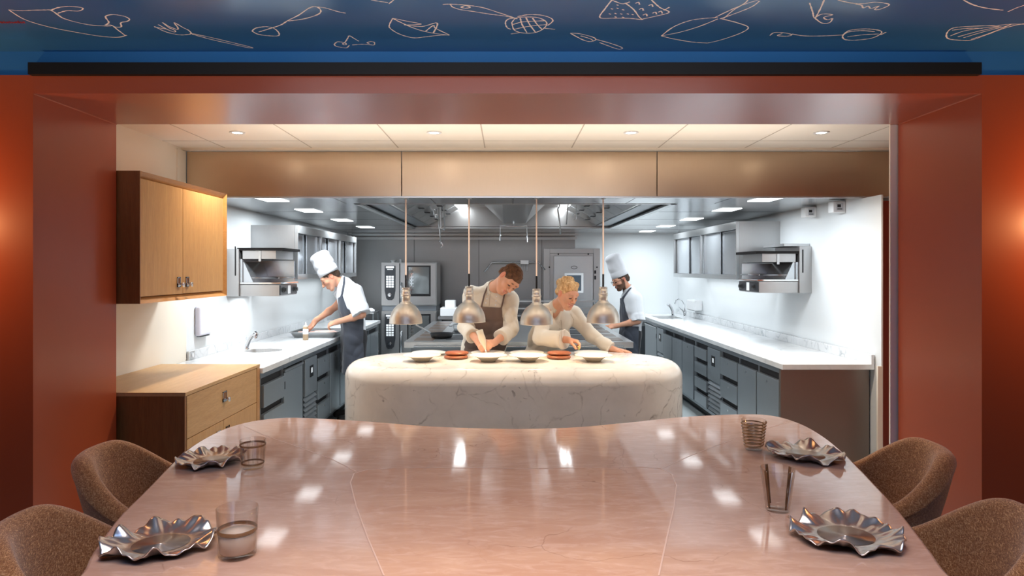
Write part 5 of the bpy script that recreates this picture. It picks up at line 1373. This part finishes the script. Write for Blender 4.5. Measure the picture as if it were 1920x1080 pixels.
def person(label, spec):
    """spec: pixel/depth joints already converted to world points"""
    g = {k: npv(v) for k, v in spec['j'].items()}
    sc = spec.get('sc', 1.0)
    Fh = Frame(spec['head'], spec['face'], spec['up'], spec.get('hs', 1.0))
    root = thing('person', label, 'person', (float(g['pelvis'][0]), float(g['pelvis'][1]), 0))
    S = SDF(); head(S, Fh, spec.get('smile', False), False, spec.get('woman', False))
    # neck into the base of the skull
    S.cap(Fh(0,-.022,-.045), g['neck'], .050*sc, .055*sc, .03)
    side = g['shR']-g['shL']; side /= np.linalg.norm(side)
    ch, pe = g['chest'], g['pelvis']
    thin = spec.get('thin', 1.0)
    def torso(S_, e, c=0, hip=True):
        S_.cap(g['shL'], g['shR'], .058*sc+e, None, .05, c)
        S_.cap(g['neck'], lerp(g['neck'], ch, .5), .06*sc+e*.6, .09*sc+e, .05, c)
        for s_ in (-1, 1):
            o = side*s_*.075*sc*thin
            S_.cap(lerp(g['neck'], ch, .45)+o*1.0, ch+o*1.05, .088*sc*thin+e, .098*sc*thin+e, .05, c)
            S_.cap(ch+o*1.05, pe+o*.85, .098*sc*thin+e, .098*sc*thin+e, .05, c)
        return S_
    torso(S, -.006)
    for s_ in 'LR':
        S.cap(g['sh'+s_], g['el'+s_], .046*sc, .036*sc, .03); S.cap(g['el'+s_], lerp(g['el'+s_], g['wr'+s_], .35), .036*sc, .038*sc, .02)
        S.cap(lerp(g['el'+s_], g['wr'+s_], .35), g['wr'+s_], .038*sc, .0245*sc, .02)
        h_ = spec['hand'+s_]; hand(S, g['wr'+s_], h_['d'], h_['n'], h_['t'], curl=h_.get('curl', .5), spread=h_.get('spread', .1), thumbc=h_.get('tc', .6), k=h_.get('k', 1.0))
    for i, s_ in enumerate((-1, 1)):
        hp = pe+side*s_*.085*sc; kn = V(pe[0], pe[1], 0)+side*s_*.10+V(0, .0, .48); an = V(pe[0], pe[1], 0)+side*s_*.11+V(0, .03, .09)
        S.cap(hp, kn, .078*sc, .055*sc, .03); S.cap(kn, an, .054*sc, .038*sc, .03)
        S.cap(an, an+V(spec['front'][0]*.12, spec['front'][1]*.12, -.05), .038, .032, .03)
    mesh_body('body', S, .0047, root, paintlist(Fh, light_brow=spec.get('woman', False)), spec.get('beard'), Fh)
    # trousers and shoes
    T = SDF()
    for s_ in (-1, 1):
        hp = pe+side*s_*.08*sc+V(0, 0, .02); kn = V(pe[0], pe[1], 0)+side*s_*.10+V(0, 0, .48); an = V(pe[0], pe[1], 0)+side*s_*.11+V(0, .03, .07)
        T.cap(hp, kn, .100*sc, .078, .03); T.cap(kn, an, .078, .062, .03)
    T.cap(pe-side*.06, pe+side*.06, .108*sc*thin, None, .04)
    F, a = T.grid(.010); F = folds(F, a, .010, .006, 5); np_mesh('trousers', *nets(F, a, .010), M['trousers'], root)
    Sh = SDF()
    fx = V(spec['front'][0], spec['front'][1], 0); fx /= np.linalg.norm(fx)
    for s_ in (-1, 1):
        an = V(pe[0], pe[1], 0)+side*s_*.11+V(0, .03, .055); Sh = SDF(); Sh.cap(an, an+fx*.17+V(0,0,-.012), .05, .042, .03); F, a = Sh.grid(.010)
        X, Y, Z = gridpts(F, a, .010); F = np.maximum(F, (.004-Z).astype(np.float32)); np_mesh('shoe', *nets(F, a, .010), M['shoe'], root)
    # jacket: torso plus sleeves with turned cuffs
    e = .014
    J = torso(SDF(), e)
    J.cap(lerp(g['neck'], Fh(0,-.022,-.045), .12), g['neck'], .062*sc, .068*sc, .02)       # collar stand
    h = .006
    lo_, hi_ = torso(SDF(), e).bounds(.03)
    for s_ in 'LR':
        for q_ in ('sh', 'el', 'wr'): lo_ = np.minimum(lo_, g[q_+s_]-.12); hi_ = np.maximum(hi_, g[q_+s_]+.12)
    lo_[2] = spec['hem']-.03
    F, a = J.grid(h, lo_, hi_); X, Y, Z = gridpts(F, a, h); P = np.stack([X, Y, Z], -1)
    for s_ in 'LR':
        cf = spec['cuff'+s_]; Wd = spec.get('sleeve', 1.0); K = SDF()
        sh, el, wr = g['sh'+s_], g['el'+s_], g['wr'+s_]
        if cf <= 1:
            end = lerp(sh, el, cf); K.cap(sh, end, .068*sc*Wd, .066*sc*Wd, .04); dd = el-sh
            K.cap(lerp(sh, el, cf-.2), end, .073*sc*Wd, .075*sc*Wd, .004)
        else:
            cr_ = spec.get('cuffr', 1.0) if s_ == 'R' else 1.0
            K.cap(sh, el, .066*sc*Wd, .058*sc*Wd, .04); end = lerp(el, wr, cf-1); K.cap(el, end, .058*sc*Wd, .053*sc*Wd*cr_, .02); dd = wr-el
            K.cap(lerp(el, wr, cf-1-.28), end, .057*sc*Wd, .063*sc*Wd*cr_, .004)
        dd = dd/np.linalg.norm(dd)
        Fs, _a = K.grid(h, lo_, hi_)
        Fs = np.maximum(Fs, ((P-end)@dd).astype(np.float32))
        # hollow the mouth of the sleeve
        q_ = P-end; axd = q_@dd; rad = np.sqrt(np.maximum((q_*q_).sum(-1)-axd*axd, 0))
        m = np.maximum(.04-np.abs(F-Fs), 0)/.04; F = np.minimum(F, Fs)-m*m*.04*.25
        F = np.maximum(F, np.where((axd > -.02) & (axd < .004), (.046*sc*(1 if cf > 1 else 1.15)-rad) if False else -1, -1).astype(np.float32))
    F = folds(F, a, h, spec.get('fold', .017), spec.get('seed', 3))
    hem = spec['hem']; F = np.maximum(F, (hem-Z).astype(np.float32))
    # open the neck: front V
    if spec.get('vneck'):
        q_ = (P-npv(spec['vneck'][0])); F = np.maximum(F, -(SDF.dist(('ell', npv(spec['vneck'][0]), np.array(spec['vneck'][1]), Frame(V(0,0,0), spec['vneck'][2], spec['vneck'][3]).R), P)).astype(np.float32))
    jk = np_mesh('chef_jacket', *nets(F, a, h), M[spec['jacket']], root)
    root['_j'] = jk.name
    ax_ = Fh(0,-.03,-.05)-g['neck']; ax_ /= np.linalg.norm(ax_)
    if True:
        cR = Vector(ax_).to_track_quat('Z','Y').to_matrix(); fv = Vector(Fh.f); fv = (fv-Vector(ax_)*fv.dot(Vector(ax_))).normalized(); sv = Vector(ax_).cross(fv)
        _g = spec.get('collar_gap', .22)
        c0 = Vector(g['neck'])+Vector(ax_)*spec.get('collar_at', .012); rows_ = []
        for jj, (rr_, zz_) in enumerate(((.070,0),(.067,.02),(.064,.040),(.0605,.042),(.0600,.02),(.060,-.01))):
            rows_.append([c0+fv*(math.cos(t_)*rr_*sc*1.05)+sv*(math.sin(t_)*rr_*sc)+Vector(ax_)*(zz_-.006*math.cos(t_)) for t_ in [_g+(2*PI-2*_g)*q_/40 for q_ in range(41)]])
        obj('collar', MB().grid(rows_), M[spec['jacket']], root, smooth=True, solid=.002)
    # apron cut out of an inflated torso
    if spec.get('apron'):
        ap = spec['apron']
        A_ = torso(SDF(), e+.012)
        if ap.get('arms'):
            pass
        lo_z = ap['hem']
        hc = V(pe[0], pe[1], lo_z)
        for s_ in (-1, 1):
            A_.cap(pe+side*s_*.06*sc, hc+side*s_*.075*sc, .130*sc*thin, .150*sc*thin, .05)
        if 'fill' in ap:
            for f_ in ap['fill']: A_.cap(f_[0], f_[1], f_[2], f_[3], .05)
        F, a = A_.grid(.0065); F = folds(F, a, .0065, spec.get('fold', .017), spec.get('seed', 3))
        X, Y, Z = gridpts(F, a, .0065)
        U = CX+X*FPX/Y; Vv = CY-(Z-H)*FPX/Y
        mm = float(pe[1])/FPX
        reg = polysd(ap['poly'], U, Vv)*mm
        for st in ap.get('straps', ()): 
            reg = np.minimum(reg, segd(st, U, Vv, ap.get('sw', 1.6))*mm)
        F = np.maximum(F, reg.astype(np.float32)); 
        if ap.get('front'):
            c0, nn = npv(ap['front'][0]), npv(ap['front'][1]); nn /= np.linalg.norm(nn)
            F = np.maximum(F, (-(np.stack([X, Y, Z], -1)-c0)@nn).astype(np.float32))
        F = np.maximum(F, (lo_z-Z).astype(np.float32))
        an_ = np_mesh('apron', *nets(F, a, .0065), M[ap['mat']], root)
    # hair
    Hs = SDF(); k = Fh.k
    Hs.ell(Fh(0,-.014,.046), (.081*k,.099*k,.086*k), Fh.R, .02)
    Hs.cap(Fh(-.03,-.070,-.01), Fh(.03,-.070,-.01), .036*k, None, .03)
    for extra in spec.get('hair_extra', ()): Hs.cap(Fh(*extra[0]), Fh(*extra[1]), extra[2]*k, extra[3]*k, .02)
    F, a = Hs.grid(.0035); X, Y, Z = gridpts(F, a, .0035)
    q_ = (np.stack([X, Y, Z], -1)-Fh.c)@Fh.R/k
    hl = .08*(q_[..., 1]-.018)-.07*(q_[..., 2]+.012)*spec.get('hairline', 1.0)
    cutp = hl/.106
    # rounded hairline at temples
    cutp = cutp+.12*np.maximum(0, np.abs(q_[..., 0])-.045)*np.where(q_[..., 1] > .03, 1, 0)
    cutp = np.maximum(cutp, -(q_[..., 2]+.062)) if not spec.get('woman') else np.maximum(cutp, -(q_[..., 2]+.075))
    earm = .024-np.sqrt((q_[..., 1]+.004)**2+(q_[..., 2]-.002)**2*.6)
    cutp = np.maximum(cutp, np.where(np.abs(q_[..., 0]) > .05, earm, -1))
    r_ = np.random.RandomState(4); nz = np.zeros_like(F)
    for _ in range(5):
        d_ = r_.normal(size=3); nz += np.sin(q_@d_*150*spec.get('hf', 1)+r_.uniform(0, 6)).astype(np.float32)
    F = F+.0011*spec.get('hnoise', 1.0)*nz
    F = np.maximum(F, (cutp*k).astype(np.float32))
    np_mesh('hair', *nets(F, a, .0035), M[spec['hair']], root)
    # tall hat
    if spec.get('hat'):
        b0, b1, r0, r1 = spec['hat']; b0 = Vector(b0); b1 = Vector(b1); ax = (b1-b0); L_ = ax.length; ax.normalize()
        R3 = ax.to_track_quat('Z', 'Y').to_matrix()
        prof = [(r0-.006,.0),(r0,.0),(r0+.001,.03),(r0+.001,.068),(r0-.002,.072),(r0-.001,.085)]
        for q1 in range(1, 9): prof.append((r0+(r1-r0)*q1/9+.004*math.sin(q1*.7), .085+(L_-.085-.05)*q1/9))
        for q1 in range(0, 8):
            a_ = PI/2*q1/7; prof.append((r1-.05+.05*math.cos(a_), L_-.05+.05*math.sin(a_)))
        prof.append((r1*.4, L_+.004)); prof.append((0, L_-.004))
        mb = MB().lathe(prof, 72, b0, R3)
        for i_, v in enumerate(mb.v):
            ring = i_//72; th = 2*PI*(i_ % 72)/72
            if ring > 5: 
                rad = (v-b0)-ax*((v-b0).dot(ax))
                mb.v[i_] = v+rad*(.010*math.sin(5*th+ring*.15)+.006*math.sin(11*th+1))*min(1, (ring-5)/4)
        obj('tall_hat', mb, M['hat'], root, smooth=True)
    return root, Fh, g

# ---- man at the island with the piping bag
P1 = dict(
  j=dict(neck=W(924,543,5.98), shR=W(886,552,6.0), shL=W(955,562,5.99), chest=W(915,600,6.04), pelvis=W(903,672,6.13),
         elR=W(872,612,5.93), wrR=W(897,641,5.66), elL=W(959,618,5.88), wrL=W(926,643,5.66)),
  head=W(953,524,5.76), face=(.22,-.66,-.70), up=(.80,-.36,.50), hs=1.06, hair='hair_b', jacket='jacket_c', cuffR=1.62, cuffL=1.60, hem=.72, front=(0,-1), thin=1.06, sc=1.03, sleeve=1.02,
  handR=dict(d=W(906,652,5.56)-W(897,641,5.66), n=(.55,.3,-.5), t=(.6,-.3,.5), curl=.75, tc=.8),
  handL=dict(d=W(914,647,5.58)-W(926,643,5.66), n=(-.5,.2,-.6), t=(-.2,-.8,.5), curl=.8, tc=.8),
  apron=dict(mat='apron_b', hem=.55, poly=[(896,575),(941,577),(944,610),(952,640),(958,700),(1000,800),(820,800),(856,690),(868,650),(886,610)], straps=[[(922,520),(917,530),(908,552),(902,577)],[(947,548),(944,560),(940,578)]], sw=1.5,
             front=(W(915,600,6.06), (0,-1,.15))), seed=8)
r1, F1, g1 = person('brown haired chef in cream jacket and brown apron piping onto a plate', P1)
# ---- smiling woman
P2 = dict(
  j=dict(neck=W(1044,576,5.84), shR=W(1021,587,5.88), shL=W(1074,590,5.97), chest=W(1030,628,6.0), pelvis=W(1008,686,6.16),
         elR=W(1013,634,5.72), wrR=W(1062,637,5.56), elL=W(1110,630,5.90), wrL=W(1148,655,5.80)),
  head=W(1063,552,5.70), face=(.50,-.72,-.42), up=(.26,-.28,.92), hs=.98, woman=True, smile=True, hair='hair_y', jacket='jacket_c', cuffR=1.92, cuffL=1.95, hem=.70, front=(.2,-1), thin=.95, sc=.92, sleeve=1.08, hairline=.75, hf=.7,
  hair_extra=[((0,-.095,.055),(0,-.120,.05),.048,.040), ((-.04,.030,.106),(.045,.036,.102),.024,.024), ((-.03,-.05,.11),(.03,-.05,.11),.035,.035)], hnoise=.3,
  vneck=(W(1049,588,5.72), (.034,.12,.080), (.3,-.9,.15), (.15,.1,1)), collar_gap=.75, collar_at=-.004, cuffr=1.35,
  handR=dict(d=(.93,-.25,-.12), n=(-.05,.0,-1), t=(-.1,-.9,-.2), curl=1.0, tc=1.1),
  handL=dict(d=(.93,-.30,-.10), n=(0,0,-1), t=(-.2,-.9,0), curl=.08, spread=.16, tc=.1), seed=21)
r2, F2, g2 = person('smiling blonde woman in cream jacket sprinkling herbs over a plate', P2)
# ---- stooping chef on the left
P3 = dict(
  j=dict(neck=W(645,533,7.02), shL=W(664,547,6.86), shR=W(652,541,7.16), chest=W(659,575,7.0), pelvis=W(666,630,7.0),
         elL=W(679,590,6.78), wrL=W(634,603,6.85), elR=W(631,574,7.22), wrR=W(591,602,7.13)),
  head=W(620,521,6.98), face=(-.66,-.30,-.62), up=(-.60,-.10,.76), hs=1.0, hair='hair_k', jacket='jacket_w', cuffL=.97, cuffR=.55, hem=.90, front=(-1,-.1), sc=1.0, thin=.92, sleeve=1.18,
  handL=dict(d=(-.9,.15,-.28), n=(-.2,.5,-.8), t=(-.3,.6,.6), curl=.75, tc=.8), handR=dict(d=(-.55,-.1,-.75), n=(-.5,-.5,.3), t=(-.3,-.8,.1), curl=.6, tc=.7),
  hat=(W(617.5,514,6.98), W(596,474.5,6.98), .104, .106),
  apron=dict(mat='apron_n', hem=.50, poly=[(634,558),(642,556),(650,578),(664,586),(682,598),(681,640),(686,720),(625,720),(632,610)], straps=[[(646,508),(645,530),(641,552),(636,566)],[(641,556),(646,570),(651,584)]], sw=1.8), seed=5)
r3, F3, g3_ = person('stooping chef in tall white hat and dark apron at the left worktop', P3)
r3['label'] = 'stooping clean shaven chef in tall white hat handling fish at the worktop'
# ---- bearded chef on the right
P4 = dict(
  j=dict(neck=W(1180,546,8.5), shL=W(1190,560,8.36), shR=W(1181,556,8.66), chest=W(1184,582,8.5), pelvis=W(1184,626,8.5),
         elL=W(1196,602,8.30), wrL=W(1156,611,8.36), elR=W(1174,602,8.70), wrR=W(1148,611,8.55)),
  head=W(1164,525.5,8.48), face=(-.86,-.32,-.36), up=(-.34,-.05,.92), hs=1.02, hair='hair_k', beard=.92, jacket='jacket_w', cuffL=.99, cuffR=.99, hem=.64, front=(-1,-.15), sc=1.03, thin=.95, sleeve=1.12,
  handL=dict(d=(-.9,.1,-.2), n=(-.1,.5,-.7), t=(-.2,.3,.7), curl=.8, tc=.8), handR=dict(d=(-.9,-.1,-.2), n=(-.1,-.4,-.6), t=(-.2,-.3,.7), curl=.7, tc=.8),
  hat=(W(1163,518,8.48), W(1146.5,477,8.48), .108, .100),
  apron=dict(mat='apron_n', hem=.42, poly=[(1161,560),(1167,558),(1173,585),(1180,600),(1185,612),(1198,612),(1197,650),(1199,720),(1150,720),(1158,620)], straps=[[(1186,536),(1178,545),(1168,558)],[(1166,560),(1169,556)]], sw=1.5), seed=9)
r4, F4, g4 = person('bearded chef with glasses, tall white hat and slate apron at the range', P4)
gl = MB()
for s_ in (-1, 1):
    c_ = Vector(F4(s_*.033,.108,.008)); r_ = Vector(F4.r); u_ = Vector(F4.u)
    gl.tube([c_+r_*.021*math.cos(a)+u_*.016*math.sin(a) for a in [2*PI*k/18 for k in range(18)]], .0022, 6, closed=True)
    gl.tube([Vector(F4(s_*.054,.105,.012)), Vector(F4(s_*.080,.06,.012)), Vector(F4(s_*.084,-.01,.012))], .002, 6)
gl.tube([Vector(F4(-.012,.112,.010)), Vector(F4(.012,.112,.010))], .002, 6)
obj('glasses', gl, M['black'], r4, smooth=True)
def on_cloth(root, px, py, lift=.001):
    from mathutils.bvhtree import BVHTree
    o = bpy.data.objects[root['_j']]; off = WL[o.name]
    key = o.name
    if key not in BV: BV[key] = BVHTree.FromPolygons([v.co+off*0 for v in o.data.vertices], [tuple(p.vertices) for p in o.data.polygons])
    d_ = Vector(((px-CX)/FPX, 1, -(py-CY)/FPX)).normalized()
    h_ = BV[key].ray_cast(Vector((0,0,H)), d_)
    return (h_[0]-d_*lift, h_[1]) if h_[0] is not None else (None, None)
BV = {}
def buttons(root, pts, r=.0065, m_='jacket_w'):
    for px, py in pts:
        p_, n_ = on_cloth(root, px, py)
        if p_ is not None: obj('button', MB().lathe([(r,0),(r,.003),(r*.6,.004),(0,.003)], 12, p_, n_.to_track_quat('Z','Y').to_matrix()), M[m_], root)
def seam(root, pts, m_, r=.0018, name='seam'):
    P_ = [on_cloth(root, *p)[0] for p in pts]; P_ = [p for p in P_ if p is not None]
    if len(P_) > 1: obj(name, MB().tube(P_, r, 6), m_, root, smooth=True)
SEAM = mat('cloth seam shadow', (.36,.29,.23), .9)
def dens(pts, n=8):
    return [(a[0]+(b[0]-a[0])*k/n, a[1]+(b[1]-a[1])*k/n) for a, b in zip(pts[:-1], pts[1:]) for k in range(n)]+[pts[-1]]
buttons(r1, [(915,552),(913,560),(911,568),(931,556),(930,564),(929,572)], .006)
seam(r1, dens([(921,545),(918,560),(917,574)]), SEAM, name='placket_seam')
seam(r2, dens([(1052,600),(1054,615),(1052,640)]), SEAM, name='placket_seam')
buttons(r2, [(1049,604),(1050,616),(1049,628)], .0055, 'jacket_c')
seam(r2, dens([(1070,588),(1076,600),(1073,618)]), SEAM, .0014, name='shoulder_seam')
for r_ in (r1, r2, r3, r4): del r_['_j']
# held things
b0, b1 = W(911.5,659,5.545), W(899,620,5.60)
t = thing('piping_bag', 'pale piping bag held by the brown haired chef', 'piping bag', b0)
mb = MB(); ax = (b1-b0); R3 = ax.normalized().to_track_quat('Z','Y').to_matrix(); L_ = ax.length
mb.lathe([(.004,0),(.008,.02),(.020,L_*.35),(.030,L_*.62),(.027,L_*.8),(.030,L_),(.026,L_),(.02,L_*.9),(0,L_*.85)], 28, b0, R3)
obj('cone', mb, M['bag'], t, smooth=True)
obj('nozzle', MB().lathe([(.003,-.012),(.0045,-.01),(.009,.012),(.006,.014)], 16, b0, R3), M['steel'], t, smooth=True)
hp_ = W(1086,652,5.49)
mb = MB()
for k in range(9):
    a = Vector((random.uniform(-.008,.008), random.uniform(-.008,.008), random.uniform(-.012,.016)))+hp_; b = a+Vector((random.uniform(-.01,.01), random.uniform(-.01,.01), random.uniform(-.02,.0)))
    mb.tube([a, (a+b)/2+Vector((.002,0,.002)), b], [.002,.0035,.001], 6)
setp(obj('herb_sprig', mb, M['herb'], smooth=True), 'small green herb sprig pinched in the smiling woman fingers', 'herb')
